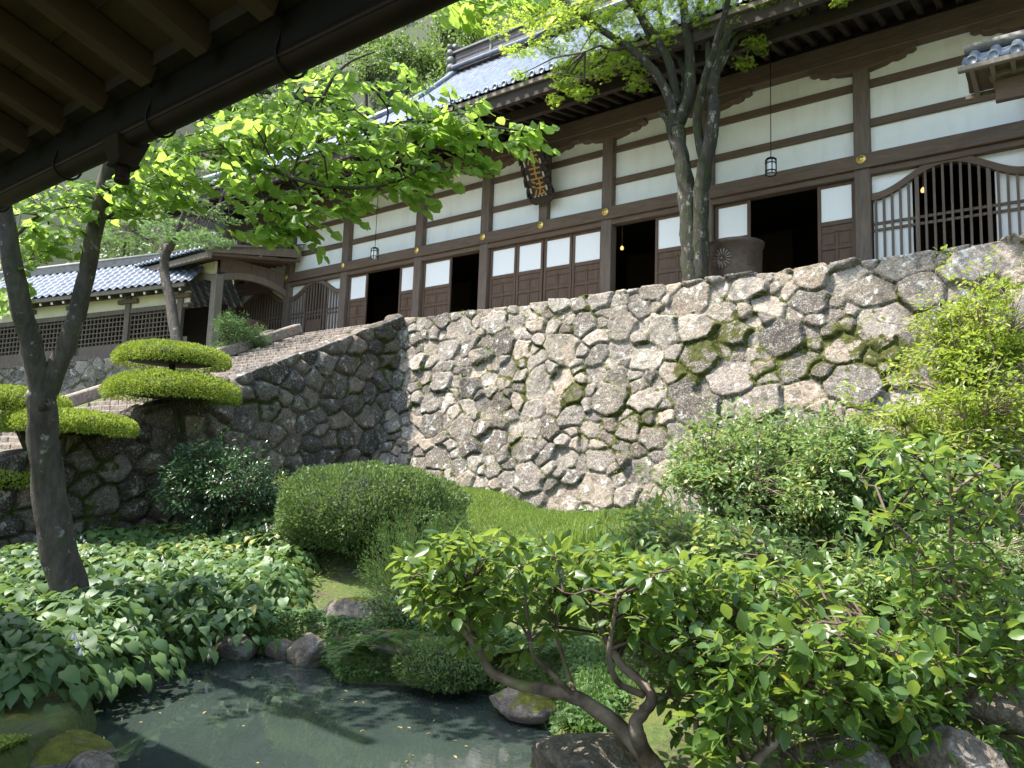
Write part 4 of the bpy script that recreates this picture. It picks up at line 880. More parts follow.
for az_px in np.linspace(-60, 620, 19):
    for yy in (35, 39, 43, 48, 53, 59, 66, 74):
        px = az_px+random.uniform(-18, 18); d = ray(px, 100); P = d*(yy+random.uniform(-1.5, 1.5))/d[1]
        if P[0] < -110 or (px > 560): continue
        placed.append((P[0], P[1]))
for i, (x, y) in enumerate(placed):
    forest_tree(x, y, random.uniform(6, 8.5), random.uniform(2.6, 3.6), 'bushy green tree on the steep wooded hill behind the temple roof')
for i in range(26):   # darker trees close behind the corridor
    x = -25-i*1.15+random.uniform(-.6, .6); y = random.uniform(17.5, 23) if x < -30 else random.uniform(28, 32)
    z = 3.2; t = thing('tree', 'dark green tree standing close behind the tiled corridor roof', 'tree', (x, y, gz(x, y)), 'dark trees behind the corridor')
    mb = MB(); zt = random.uniform(5.5, 9); nd = limb(mb, [(x, y, z-.6), (x, y, z+zt*.5), (x+.3, y, z+zt)], .2, .05, 6); mb.build('trunk', MAT['bark'], t)
    m = 2200; o = rsph(m); P = np.array((x, y, z+zt*.62))+o*np.array([2.4, 2.4, zt*.55])*(1-.6*rng.random((m, 1))**1.5)*(1+.3*noise3(o*3, 1, i)[:, None])
    leaves('crown', P, rsph(m), o+rng.normal(0, .6, (m, 3)), .22, .15, .3+.2*rng.normal(size=m), T_SMALL, MAT['lf_azalea'], t)

# ------------------------------------------------------------------ mossy maple on the terrace edge
YT = 13.95
def mp(px, py, y=YT): return onY(px, py, y)
mt = thing('maple_tree', 'tall mossy many-limbed maple rising from the top of the retaining wall before the hall', 'tree', (-5.85, YT, 3.82))
mb = MB(); nodes = []
def L_(pts, r0_, r1_, seg=10): 
    P = limb(mb, pts, r0_, r1_, seg, 5, .10); nodes.append(P); return P
b0 = mp(699, 282); 
L_([b0+np.array((-.1, 0, -.4)), mp(692, 268), mp(690, 240), mp(688, 205), mp(684, 175), mp(680, 150), mp(678, 128)], .225, .14, 14)
L_([mp(700, 285), mp(700, 235), mp(701, 200), mp(705, 165), mp(712, 130), mp(713, 100)], .185, .125, 12)
L_([mp(676, 135), mp(670, 100, 13.8), mp(653, 70, 13.6), mp(628, 47, 13.4), mp(597, 27, 13.2), mp(562, -2, 13.), mp(520, -60, 12.7)], .11, .045)
L_([mp(660, 112, 13.9), mp(668, 122), mp(676, 150)], .05, .10)
L_([mp(678, 105), mp(668, 60, 13.7), mp(650, 28, 13.5), mp(628, -5, 13.3), mp(600, -70, 13.1)], .10, .04)
L_([mp(676, 128), mp(688, 100), mp(690, 60, 14.), mp(685, 20, 14.), mp(678, -40, 14.), mp(672, -110, 14.1)], .135, .06)
L_([mp(650, 40, 13.6), mp(640, 18, 13.4), mp(622, -8, 13.2), mp(590, -50, 12.6)], .06, .03)
L_([mp(712, 110), mp(716, 65, 14.1), mp(728, 35, 14.1), mp(742, 5, 14.2), mp(760, -60, 14.3)], .12, .05)
L_([mp(704, 160), mp(697, 125, 13.9), mp(703, 85, 13.7), mp(716, 45, 13.5), mp(728, 0, 13.2), mp(738, -60, 12.9)], .10, .045)
L_([mp(716, 75, 14.1), mp(735, 40, 14.3), mp(760, 15, 14.4), mp(790, -8, 14.3), mp(840, -40, 14.0)], .075, .025)
L_([mp(680, 110), mp(684, 70, 14.3), mp(664, 30, 14.4), mp(655, -20, 14.4)], .08, .035)
L_([mp(712, 95), mp(708, 50, 14.2), mp(712, 10, 14.2), mp(706, -40, 14.2)], .08, .035)
L_([mp(628, 47, 13.4), mp(612, 50, 13.2), mp(600, 46, 13.), mp(585, 52, 12.8)], .04, .015, 6)
L_([mp(690, 30, 14.), mp(705, -10, 14.2), mp(720, -60, 14.4)], .08, .04)
mb.build('trunk', MAT['mossbark'], mt)
nodes = np.vstack(nodes)
cl = []
def clump(px, py, y, rad, k): 
    c_ = mp(px, py, y+.45); cl.append((c_, rad, k))
for px, py, y, r_, k in [(530, 20, 12.4, .55, 9), (548, 48, 12.6, .5, 8), (565, 85, 12.8, .35, 5), (585, 92, 12.9, .28, 4), (600, 70, 13.0, .4, 5), (575, 60, 12.9, .4, 6), (590, 40, 12.8, .5, 6), (610, 20, 13.0, .55, 8), (575, 10, 12.6, .6, 9),
        (545, 5, 12.4, .5, 8), (640, 25, 13.1, .5, 6), (632, 68, 13.3, .4, 5), (640, 85, 13.5, .3, 3), (655, 10, 13.2, .5, 5), (700, 20, 13.4, .45, 4), (745, 15, 13.8, .4, 5), (757, 45, 14.1, .3, 4), (745, 62, 14.1, .22, 3), (770, 8, 13.9, .45, 6),
        (798, 2, 13.8, .35, 5), (845, -3, 13.5, .2, 2), (690, 45, 14.2, .3, 3), (720, 40, 14.2, .3, 3), (515, 50, 12.2, .35, 4), (520, 75, 12.3, .25, 2), (555, 100, 12.9, .18, 2), (480, 12, 12.2, .35, 4), (497, 30, 12.2, .3, 3),
        (620, 45, 13.0, .5, 6), (600, 55, 12.9, .5, 6), (660, 40, 13.3, .5, 5), (560, 30, 12.6, .55, 7), (710, 8, 13.6, .5, 6), (735, 30, 13.9, .4, 4), (640, 5, 13.0, .6, 8), (590, 15, 12.7, .6, 8), (680, 5, 13.3, .5, 6), (565, 70, 12.8, .4, 5)]: clump(px, py, y, r_, k)
for i in range(46):   # the crown above the picture
    a = random.uniform(0, 2*math.pi); r_ = 3.6*math.sqrt(random.random()); c_ = np.array((-6.0+r_*math.cos(a)*1.0, 13.3+r_*math.sin(a)*.75, 10.2+random.uniform(0, 3.6)+.25*(3.6-r_)))
    if depth(c_) > 0:
        q = (np.dot(c_, rt)/depth(c_)*F_PX+512, 384-np.dot(c_, up)/depth(c_)*F_PX)
        if q[1] > -60 and q[0] > 460: c_[2] += (q[1]+75)/F_PX*depth(c_)
    cl.append((c_, random.uniform(.55, .85), 11))
for i in range(34):  # unseen extra clumps, set forward to throw shade on the wall
    c_ = onY(random.uniform(480, 900), random.uniform(-230, -80), random.uniform(9.8, 12.6)); cl.append((c_, .6, 9))
cent = []
for c_, rad, k in cl:
    m = int(k*4.2); o = rsph(m); cent.append(c_+o*np.array([rad, rad, rad*.42])*(rng.random((m, 1))**.5))
cent = np.vstack(cent)
mb = MB(); hubs = np.array([c for c, _, _ in cl]); 
for h_ in hubs:
    k = int(np.argmin(np.linalg.norm(nodes-h_, axis=1))); mb.tube([nodes[k], (nodes[k]+h_)/2+rng.normal(0, .08, 3)+np.array((0, 0, .1)), h_], [.03, .018, .008], 5, False)
twigs_to(mb, hubs, cent[::3], .006, maxlen=1.5, seg=3); mb.build('branches', MAT['bark'], mt)
P, D, Nn = sprig_leaves(cent, 10, .16, .07, .30, .35)
n = len(P); leaves('crown', P, D, Nn, .075*rng.uniform(.7, 1.2, n), .062, .5+.2*rng.normal(size=n)+.25*noise3(P, .5, 2), T_PALM, MAT['lf_maple'], mt)

# ------------------------------------------------------------------ near tree with forked trunk, left
def tq(px, py, z): return U(px, py, z)
g0 = G(75, 622); zt = depth(g0); print('near tree depth', zt)
nt_ = thing('forked_tree', 'leaning lichen-spotted tree forking into two trunks at the left edge above the hostas', 'tree', g0)
mb = MB(); nodes = []
S_ = zt/7.8
def T_(pts, r0_, r1_, seg=10, wob=.07): P = limb(mb, [tq(*p) for p in pts], r0_, r1_, seg, 5, wob); nodes.append(P); return P
T_([(80, 635, zt), (72, 600, zt), (58, 545, zt), (49, 490, zt), (43, 430, zt-.05), (42, 390, zt-.1)], .195*S_, .13*S_, 14)
T_([(43, 410, zt-.1), (34, 355, zt-.15), (22, 310, zt-.25), (10, 250, zt-.35), (2, 200, zt-.45), (-8, 130, zt-.7), (-25, 20, zt-1.1), (-50, -120, zt-1.5)], .108*S_, .065*S_, 12)
T_([(42, 405, zt-.1), (58, 365, zt-.05), (72, 330, zt), (84, 285, zt), (95, 230, zt+.02), (106, 180, zt), (120, 110, zt-.1), (140, 20, zt-.3), (170, -90, zt-.5)], .10*S_, .058*S_, 12)
# long boughs reaching right
T_([(118, 120, zt-.1), (150, 148, zt-.4), (211, 157, zt-.7), (260, 165, zt-1.0), (300, 180, zt-1.2), (347, 188, zt-1.3), (390, 184, zt-1.4), (415, 172, zt-1.5)], .035, .008, 7)
T_([(288, 176, zt-1.1), (305, 200, zt-1.1), (312, 222, zt-1.05), (290, 235, zt-1.)], .012, .004, 6)
T_([(130, 70, zt-.2), (200, 75, zt-.5), (250, 88, zt-.7), (288, 94, zt-.8), (318, 104, zt-.9), (345, 118, zt-1.0), (362, 129, zt-1.05), (390, 124, zt-1.1), (440, 122, zt-1.2), (500, 128, zt-1.3), (538, 134, zt-1.3)], .042, .006, 7)
T_([(320, 104, zt-.9), (332, 80, zt-1.0), (350, 62, zt-1.1), (375, 52, zt-1.2)], .022, .006, 6)
T_([(362, 129, zt-1.05), (375, 150, zt-1.1), (383, 170, zt-1.1)], .012, .004, 6)
T_([(375, 90, zt-1.1), (388, 110, zt-1.1), (384, 128, zt-1.1)], .012, .008, 6)
T_([(160, -60, zt-.4), (280, -75, zt-.9), (400, -55, zt-1.3), (480, -22, zt-1.5), (545, -8, zt-1.6)], .03, .006, 6)
T_([(106, 185, zt), (140, 165, zt+.5), (175, 140, zt+1.), (230, 128, zt+1.4), (300, 118, zt+1.6)], .03, .008, 6)
T_([(95, 225, zt), (125, 205, zt+.4), (150, 180, zt+.9)], .02, .006, 6)
T_([(8, 245, zt-.3), (40, 215, zt+.1), (80, 205, zt+.5)], .02, .006, 6)
mb.build('trunk', MAT['bark'], nt_); nodes = np.vstack(nodes)
rg_ = [([(120, 175), (200, 130), (300, 105), (370, 112), (410, 150), (385, 172), (335, 188), (300, 215), (240, 210), (150, 190)], (zt-1.6, zt-.2), 125),
       ([(180, 130), (300, 80), (330, 60), (380, 50), (430, 80), (480, 98), (480, 125), (380, 130), (250, 150)], (zt-1.6, zt-.4), 45),
       ([(400, 125), (460, 104), (530, 115), (556, 136), (505, 150), (440, 142)], (zt-1.5, zt-1.0), 34),
       ([(400, 160), (430, 150), (500, 155), (520, 170), (440, 175)], (zt-1.5, zt-1.1), 10),
       ([(370, 175), (440, 165), (436, 185), (400, 200)], (zt-1.5, zt-1.1), 14),
       ([(0, 190), (60, 180), (110, 180), (100, 240), (60, 262), (0, 250)], (zt-.3, zt+1.2), 75),
       ([(100, 180), (160, 170), (200, 195), (160, 212), (110, 220)], (zt-.3, zt+1.2), 55),
       ([(290, 200), (370, 180), (380, 195), (310, 240), (280, 235)], (zt-1.4, zt-.8), 20), ([(125, 150), (290, 82), (340, 62), (350, 95), (150, 178)], (zt-1.0, zt+.4), 85),
       ([(235, 228), (295, 220), (306, 245), (265, 248)], (zt-1.2, zt-.7), 12),
       ([(430, 0), (500, -20), (560, -10), (500, 8), (450, 14)], (zt-1.8, zt-1.2), 20),
       ([(0, 250), (35, 245), (20, 320), (0, 330)], (zt-.1, zt+.6), 12)]
cent = np.vstack([region(p, z, k) for p, z, k in rg_])
up_ = region([(-100, 60), (200, -150), (380, -110), (300, -20), (60, 150)], (zt-1.2, zt+.8), 120); cent = np.vstack([cent, up_])
mb = MB(); hubs = cent[rng.permutation(len(cent))[:150]]
twigs_to(mb, nodes, hubs, .007, maxlen=1.3, seg=5); allh = np.vstack([nodes, hubs]); twigs_to(mb, allh, cent, .003, maxlen=.7, seg=3); mb.build('branches', MAT['bark'], nt_)
P, D, Nn = sprays(cent, 9, .46, .1, (.80, -.1)); n = len(P); leaves('crown', P, D, Nn, .125*rng.uniform(.65, 1.15, n), .098*rng.uniform(.8, 1.1, n), .5+.22*rng.normal(size=n)+.2*noise3(P, .6, 2), T_ROUND, MAT['lf_broad'], nt_)

# maple beyond the clipped yew
P0 = onY(168, 345, 10.6); P0[2] = gz(P0[0], P0[1]); 
def sq(px, py, y=10.6): return onY(px, py, y)
sm = thing('small_maple', 'slender maple with layered green foliage before the corridor roof', 'tree', P0)
mb = MB(); nodes = []
def Q_(pts, a, c): P = limb(mb, [sq(*p) for p in pts], a, c, 8, 4, .07); nodes.append(P)
Q_([(182, 375), (176, 335), (170, 300), (164, 265), (170, 245)], .17, .11); Q_([(170, 250), (182, 220), (190, 190), (196, 150)], .09, .04); Q_([(168, 252), (155, 225), (150, 195), (140, 160)], .08, .03); Q_([(170, 245), (190, 225), (220, 205), (250, 190)], .06, .02); Q_([(165, 258), (150, 240), (125, 232)], .05, .02)
mb.build('trunk', MAT['bark'], sm); nodes = np.vstack(nodes)
cent = []
for (px, py, y, r_, k) in [(130, 232, 10.2, .9, 40), (175, 232, 10.2, .9, 40), (205, 240, 10.3, .6, 26), (150, 215, 10.8, .8, 30), (190, 205, 10.8, .8, 26), (120, 215, 11, .7, 24), (230, 215, 11, .6, 16), (160, 180, 11, 1., 30), (220, 170, 11, .9, 24), (110, 190, 11, .9, 24)]:
    o = rsph(k); cent.append(sq(px, py, y)+o*np.array([r_, r_, r_*.22]))
cent = np.vstack(cent); mb = MB(); twigs_to(mb, nodes, cent, .006, maxlen=2.5, seg=3); mb.build('branches', MAT['bark'], sm)
P, D, Nn = sprig_leaves(cent, 13, .17, .07, .3, .2); n = len(P)
leaves('crown', P, D, Nn, .08, .07, .5+.2*rng.normal(size=n), T_PALM, MAT['lf_maple2'], sm)

# ------------------------------------------------------------------ clipped golden yew pads
def pad_tree(bx, by, pads, label):
    t = thing('cloud_pruned_yew', label, 'shrub', (bx, by, gz(bx, by)), 'cloud pruned yews by the stairs')
    mb = MB(); b0 = np.array((bx, by, gz(bx, by)-.1)); top = max(pads, key=lambda p: p[0][2])[0]
    tr = limb(mb, [b0, b0*.6+top*.4+np.array((.1, .15, 0)), top], .13, .05, 8)
    for c_, *_r in pads: limb(mb, [tr[len(tr)//2], (tr[len(tr)//2]+c_)/2+np.array((0, 0, -.1)), c_], .06, .03, 6)
    mb.build('trunk', MAT['mossbark'], t)
    for c_, rx, ry, rz, n in pads: clipped(t, c_, rx*.95, ry*.95, rz*.80, n, .042, MAT['lf_yew'], .06, -.4, True, 'clipped_pad', .16, 2.6)
def onXp(px, py, X=-12.95): return onX(px, py, X)
def padp(px, py, w_, h_, n, X=-12.95):
    c_ = onXp(px, py, X); z = depth(c_); return (c_, w_/2/F_PX*z, w_/2/F_PX*z*.95, h_/2/F_PX*z*1.3, n)
pad_tree(-13.0, 7.5, [padp(171, 361, 112, 32, 12000, -13.3), padp(172, 394, 130, 40, 16000, -12.9)], 'golden clipped yew with two stacked flat pads in front of the stone staircase')
pad_tree(-13.0, 5.6, [padp(66, 428, 132, 34, 15000, -12.9), padp(8, 406, 110, 36, 11000, -13.6)], 'golden clipped yew with low flat pads behind the forked trunk at the left')
padc = onX(-20, 482, -13.6); 
t = thing('golden_shrub', 'low golden clipped shrub on the wall top at the left edge', 'shrub', (padc[0], padc[1], gz(padc[0], padc[1]))); clipped(t, padc, .75, .8, .22, 5000, .045, MAT['lf_yew'], .08, -.3)
# light bush on the stairs side, boulder
c_ = onY(236, 338, 11.6); shrub('feathery_bush', 'light green feathery bush beside the kerb of the stone stairs', 'shrub', c_, .85, .8, .52, 7000, .075, T_SMALL, 'lf_maple2', .3, per=14, tint0=.75, stems=8, base=(c_[0], c_[1], max(gz(c_[0], c_[1]), c_[2]-.6)))
P = onY(270, 339, 13.2); rock('boulder', 'grey boulder resting at the head of the stair kerb', P, .48, 'rock', 5, (1.15, .8, .62))
# dark glossy shrub
g_ = onY(222, 545, 7.3); c_ = onY(220, 495, 7.3); z = depth(c_)
shrub('glossy_shrub', 'dark glossy leaved shrub in front of the shaded stone wall', 'shrub', c_, 64/F_PX*z, .95, 48/F_PX*z, 12000, .075, T_LEAF, 'lf_dark', .5, per=10, stems=9, tint0=.5, base=(g_[0], g_[1], gz(g_[0], g_[1])), shell=.35)
# round azalea
c_ = onY(368, 508, 8.0); z = depth(c_); g_ = (c_[0], c_[1], gz(c_[0], c_[1]))
t = thing('clipped_azalea', 'large dome of clipped dark green azalea at the middle of the garden', 'shrub', g_); rx = 97/F_PX*z
clipped(t, c_-np.array((0, 0, .12)), rx, rx*.85, 52/F_PX*z, 34000, .055, MAT['lf_azalea'], .12, -.75, True, 'foliage', .2, 2.3)
mb = MB()
for k in range(9): a = random.uniform(0, 6.28); limb(mb, [(g_[0]+.3*math.cos(a), g_[1]+.3*math.sin(a), g_[2]-.1), (g_[0]+.6*math.cos(a), g_[1]+.6*math.sin(a), c_[2])], .03, .015, 5)
mb.build('stem', MAT['bark'], t)
c2 = onY(283, 497, 9.0); shrub('small_bush', 'small bright green bush squeezed between the dark shrub and the azalea dome', 'shrub', c2, .4, .4, .42, 3000, .05, T_SMALL, 'lf_bright', .45, per=12)
P = onZ(290, 540, -1.25); rock('garden_rock', 'dark squarish rock in the shade below the azalea dome', onY(288, 538, 7.6), .42, 'rock', 9, (1.2, .8, .8))

# ------------------------------------------------------------------ grass, moss and ground cover
def scatter(poly_xy, n, test=None):
    out = []
    xs_ = [p[0] for p in poly_xy]; ys_ = [p[1] for p in poly_xy]
    X = rng.uniform(min(xs_), max(xs_), n*3); Y = rng.uniform(min(ys_), max(ys_), n*3)
    ok = np.array([in_poly(a, b, poly_xy) for a, b in zip(X, Y)]); ok &= pond_sd(X, Y) > .02
    X, Y = X[ok][:n], Y[ok][:n]; return np.stack([X, Y, ground(X, Y)], -1)
P = scatter([(-12.6, 9.2), (-8, 8.3), (-3.5, 8.3), (-3.5, 12.7), (-13.4, 13.0)], 60000); n = len(P)
tag(leaves('grass', P-np.array((0, 0, .01)), np.tile((0, 0, 1.), (n, 1))+rng.normal(0, .45, (n, 3)), rsph(n)+np.array((0, -1, .3)), rng.uniform(.05, .11, n), .018, .6+.2*rng.normal(size=n)+.25*noise3(P, .9, 1), T_SMALL, MAT['lf_grass']), 'bright short grass on the slope below the sunlit stone wall', 'grass', kind='stuff')
P = scatter([(-13.4, 4.8), (-9, 4.4), (-2, 4.6), (4, 3), (7, 11), (0, 12.6), (-4, 12.3), (-4, 8), (-12.8, 9.5)], 60000); n = len(P)
nz = noise3(P, .8, 6); P = P[nz > -.25]; n = len(P)
tag(leaves('ground_cover', P+np.stack([np.zeros(n), np.zeros(n), rng.uniform(0, .07, n)], -1), rsph(n)*np.array((1, 1, .35)), np.tile((0, 0, 1.), (n, 1))+rng.normal(0, .4, (n, 3)), rng.uniform(.03, .07, n), .035, .45+.25*rng.normal(size=n)+.3*noise3(P, .5, 1), T_SMALL, MAT['lf_shrub']), 'low mixed leafy ground cover between the shrubs', 'ground cover', kind='stuff')
P = scatter([tuple(onZ(a, b, -1.8)[:2]) for a, b in ((-60, 740), (30, 748), (55, 768), (70, 820), (-100, 820))], 30000); P = P[pond_sd(P[:, 0], P[:, 1]) > .14]; n = len(P)
tag(leaves('moss_carpet', P+np.stack([np.zeros(n), np.zeros(n), rng.uniform(0, .03, n)], -1), rsph(n)*np.array((1, 1, .4)), np.tile((0, 0, 1.), (n, 1))+rng.normal(0, .3, (n, 3)), rng.uniform(.012, .024, n), .014, .6+.25*rng.normal(size=n), T_SMALL, MAT['lf_bright']), 'carpet of tiny pale green leaves at the near left corner of the pond', 'moss', kind='stuff')
a_ = rng.uniform(-7.6, -2.3, 60000); b_2 = rng.uniform(4.2, 6.4, 60000); sd_ = pond_sd(a_, b_2); k_ = (sd_ > -.06) & (sd_ < .42); a_, b_2 = a_[k_][:15000], b_2[k_][:15000]; P = np.stack([a_, b_2, np.maximum(ground(a_, b_2), -1.96)+rng.uniform(0, .10, len(a_))], -1); n = len(P)
tag(leaves('bank_plants', P, rsph(n)*np.array((1, 1, .3))+np.array((0, -.5, -.3)), np.tile((0, -.5, 1.), (n, 1))+rng.normal(0, .4, (n, 3)), rng.uniform(.03, .065, n), .03, .5+.25*rng.normal(size=n)+.35*noise3(P, .35, 1), T_SMALL, MAT['lf_fern']), 'small creeping plants covering the far bank right down to the water', 'bank plants', kind='stuff')
# iris and grass tufts
def tuft(name, label, cat, c, n, h, w_, spread, mat='lf_grass', group=None, lean=.5, curve=None):
    t0 = np.array((c[0], c[1], gz(c[0], c[1])))
    a = rng.uniform(0, 2*math.pi, n); r = spread*np.sqrt(rng.random(n)); P = np.stack([c[0]+r*np.cos(a), c[1]+r*np.sin(a), np.zeros(n)], -1); P[:, 2] = ground(P[:, 0], P[:, 1])-.02
    o = np.stack([np.cos(a), np.sin(a), np.zeros(n)], -1); D = np.array((0, 0, 1.))+o*lean*rng.random((n, 1))+rng.normal(0, .15, (n, 3)); Nn = -o+np.array((0, 0, .3))
    ob = leaves(name, P, D, -Nn, h*rng.uniform(.6, 1.15, n), w_, .55+.2*rng.normal(size=n), T_BLADE, MAT[mat], at=t0); return tag(ob, label, cat, group)
for i, (px, py, n, h) in enumerate([(610, 552, 150, .55), (635, 550, 170, .6), (660, 548, 170, .62), (684, 552, 150, .6), (590, 548, 110, .45), (705, 560, 120, .55), (645, 562, 140, .5)]):
    c_ = onZ(px, py, -1.0); c_ = G(px, py); tuft('iris_clump', 'clump of upright narrow green iris blades below the stone wall', 'plant', c_, n, h, .022, .28, 'lf_grass', 'iris clumps below the wall', .45)
for i, (px, py, n, h, lab) in enumerate([(592, 700, 110, .20, 'arching tuft of fine grass hanging over the pond edge beside the camellia trunk'), (618, 690, 100, .19, 'tuft of fine grass under the mossy camellia trunk'), (640, 655, 90, .20, 'soft grass tuft behind the mossy camellia bough'), (582, 722, 110, .17, 'fine grass tuft on the bank just left of the mossy camellia trunk'), (600, 668, 110, .18, 'fine grass tuft between the pond edge rock and the camellia trunk')]):
    tuft('grass_tuft', lab, 'grass tuft', G(px, py), n*2, h, .010, .16, 'lf_fern', 'fine grass tufts by the pond', 1.3)
# ferns
def fern(px, py, label, nf=13, L=.55, c=None, group=None):
    c = G(px, py) if c is None else c; t = thing('fern', label, 'fern', (c[0], c[1], gz(c[0], c[1])), group); Ps, Ds, Ns, Ls = [], [], [], []; mb = MB()
    for k in range(nf):
        a = random.uniform(0, 6.28); l = L*random.uniform(.7, 1.15); rr = np.array((math.cos(a), math.sin(a), 0)); s = np.linspace(0, 1, 22); el = random.uniform(.5, 1.2)
        pts = c+np.outer(l*s*math.cos(el*.7), rr)+np.outer(l*(s*el*.8-s**2*.75*el), (0, 0, 1)); mb.tube(pts[::3], .003, 3, False)
        side = np.cross(rr, (0, 0, 1))
        for i in range(2, 22):
            for sg in (-1, 1): Ps.append(pts[i]); Ds.append(side*sg+rr*.4+np.array((0, 0, -.15))); Ns.append(np.array((0, 0, 1.))+rng.normal(0, .15, 3)); Ls.append(l*.27*math.sin(math.pi*(.12+.86*s[i]))+.01)
    mb.build('stalk', MAT['twig'], t); Ls = np.array(Ls); leaves('frond', np.array(Ps), np.array(Ds), np.array(Ns), Ls, .022, .5+.2*rng.normal(size=len(Ps)), T_SMALL, MAT['lf_fern'], t)
for px, py, l, lab in [(352, 652, .45, 'fern on the mossy bank beside the pale rock face'), (376, 645, .5, 'fern arching over the mossy ledge at the pond edge'), (232, 662, .4, 'yellowish fern hanging below the middle hosta bed'), (402, 640, .5, 'fern behind the low bush at the pond edge'), (560, 650, .5, 'fern in the gap behind the camellia bough'), (600, 640, .5, 'fern under the sunlit camellia foliage'), (505, 655, .4, 'fern below the left camellia twigs')]:
    fern(px, py, lab, 13, l)
# feathery soft shrub right of the azalea
for (px, py, Y, rx, rz, lab) in [(405, 560, 6.9, .62, .62, 'soft feathery green bush beside the azalea dome'), (450, 545, 7.4, .5, .5, 'soft feathery bush between azalea dome and grass slope')]:
    c_ = onY(px, py, Y); t = thing('feathery_shrub', lab, 'shrub', (c_[0], c_[1], gz(c_[0], c_[1]))); n = 9000; b0 = np.array((c_[0], c_[1], gz(c_[0], c_[1])))
    o = rsph(260); o[:, 2] = np.abs(o[:, 2]); tips = b0+o*np.array((rx, rx, rz*2.0)); mb = MB()
    for q in tips[::2]: mb.tube([b0+(q-b0)*.05, b0+(q-b0)*.6+np.array((0, 0, .05)), q], [.004, .003, .002], 3, False)
    mb.build('stem', MAT['twig'], t); k = rng.integers(0, len(tips), n); s = rng.random(n)**.5; P = b0+(tips[k]-b0)*s[:, None]+rng.normal(0, .02, (n, 3))
    leaves('foliage', P, nrmz(tips[k]-b0)+rng.normal(0, .45, (n, 3)), rsph(n), .055, .009, .45+.2*rng.normal(size=n), T_SMALL, MAT['lf_fern'], t)
# low bush on the pond edge
c_ = onY(440, 668, 5.35); t = thing('pond_edge_bush', 'low rounded small-leaved bush spilling over the far pond edge', 'shrub', (c_[0], c_[1]+.1, -1.9)); clipped(t, c_, .50, .32, .27, 6500, .036, MAT['lf_shrub'], .14, -.8, True, 'foliage', .35, 2.0)
c_ = onY(398, 625, 5.6); shrub('pond_side_shrub', 'mid green leafy shrub on the bank behind the pond edge bush', 'shrub', c_, .40, .35, .36, 4200, .045, T_LEAF, 'lf_azalea', .5, per=10, tint0=.6)
# ------------------------------------------------------------------ rocks
for (px, py, Y, r_, sq_, mat, lab, sd) in [
    (312, 656, 5.25, .27, (1.0, .9, .85), 'rock', 'pale brown rock face rising from the water beside the middle hostas', 11),
    (352, 640, 5.7, .42, (1.2, .9, .75), 'moss_rock', 'broad mossy rock behind the pale rock face', 12),
    (395, 683, 5.35, .42, (1.5, .6, .33), 'moss_rock', 'flat yellow mossy ledge rock at the far pond edge', 13),
    (522, 704, 5.3, .27, (1.3, .8, .5), 'moss_rock', 'grey rock under the camellia bough at the pond edge', 14),
    (598, 778, 3.75, .36, (1.2, .9, .6), 'rock', 'rounded grey brown rock at the near right edge of the pond', 15),
    (28, 734, None, .34, (1.3, .9, .45), 'moss_rock', 'low rock covered in golden moss at the left pond corner', 16),
    (62, 752, None, .30, (1.3, .9, .36), 'moss_rock', 'wide flat mossy rock at the bottom left of the pond', 17),
    (95, 768, None, .17, (1.1, .8, .55), 'rock', 'bare brown rock at the bottom left corner of the water', 18),
    (950, 765, 4.0, .22, (1.1, .8, .7), 'rock', 'large sandy brown rock behind the camellia stems at lower right', 19),
    (1015, 715, 4.6, .24, (1.2, .8, .7), 'rock', 'sandy rock at the right edge among the shrubs', 20),
    (835, 765, 3.7, .22, (1.1, .8, .7), 'rock', 'small sandy rock among the camellia stems near the bottom edge', 21),
    (820, 480, 10.2, .8, (1.2, .8, .7), 'rock', 'brown garden rock in front of the stone wall behind the shrubs', 22),
    (955, 485, 9.6, .9, (1.3, .8, .6), 'rock', 'wide garden rock behind the bright shrub at the right', 23),
    (755, 600, 6.4, .45, (1.3, .9, .55), 'rock', 'rock half buried in leaves behind the camellia', 24),
    (660, 600, 6.6, .35, (1.2, .9, .55), 'rock', 'small shaded rock behind the left camellia foliage', 25)]:
    P = onZ(px, py, -1.90) if Y is None else onY(px, py, Y); Y = Y or 3.0; g = gz(P[0], P[1]); rock('garden_rock', lab, (P[0], P[1], max(P[2], g-.05) if Y > 4.5 else P[2]), r_, mat, sd, sq_)
for i in range(24):   # small edging stones hidden under the leaves round the pond
    a = POND[(i*37) % len(POND)]; b_ = POND[(i*37+1) % len(POND)]; f = random.random(); q = a*(1-f)+b_*f
    if q[1] < 1.5 or (q[0] > -6.2 and q[1] > 4.0) or q[1] < 3.4: continue
    rock('edging_stone', 'small dark stone edging the pond', (q[0], q[1], -1.93), random.uniform(.14, .24), 'rock', 60+i, (1.2, 1, .8), 'stones edging the pond', sub=20)

P = scatter([(-9, 5.2), (-3, 5.0), (2, 4), (3, 9), (-9, 9)], 500); n = len(P); W_ = np.stack([rng.uniform(-6.9, -3, 60), rng.uniform(2.6, 5.4, 60), np.full(60, -1.997)], -1); W_ = W_[pond_sd(W_[:, 0], W_[:, 1]) < -.06]; P = np.vstack([P+np.array((0, 0, .06)), W_]); n = len(P)
tag(leaves('fallen_leaves', P, rsph(n)*np.array((1, 1, .15)), np.tile((0, 0, 1.), (n, 1))+rng.normal(0, .12, (n, 3))*(np.arange(n) < n-len(W_))[:, None], rng.uniform(.03, .06, n), .025, rng.random(n), T_LEAF, MAT['litter']), 'dry fallen leaves scattered on the ground and floating on the pond', 'leaves', kind='stuff')
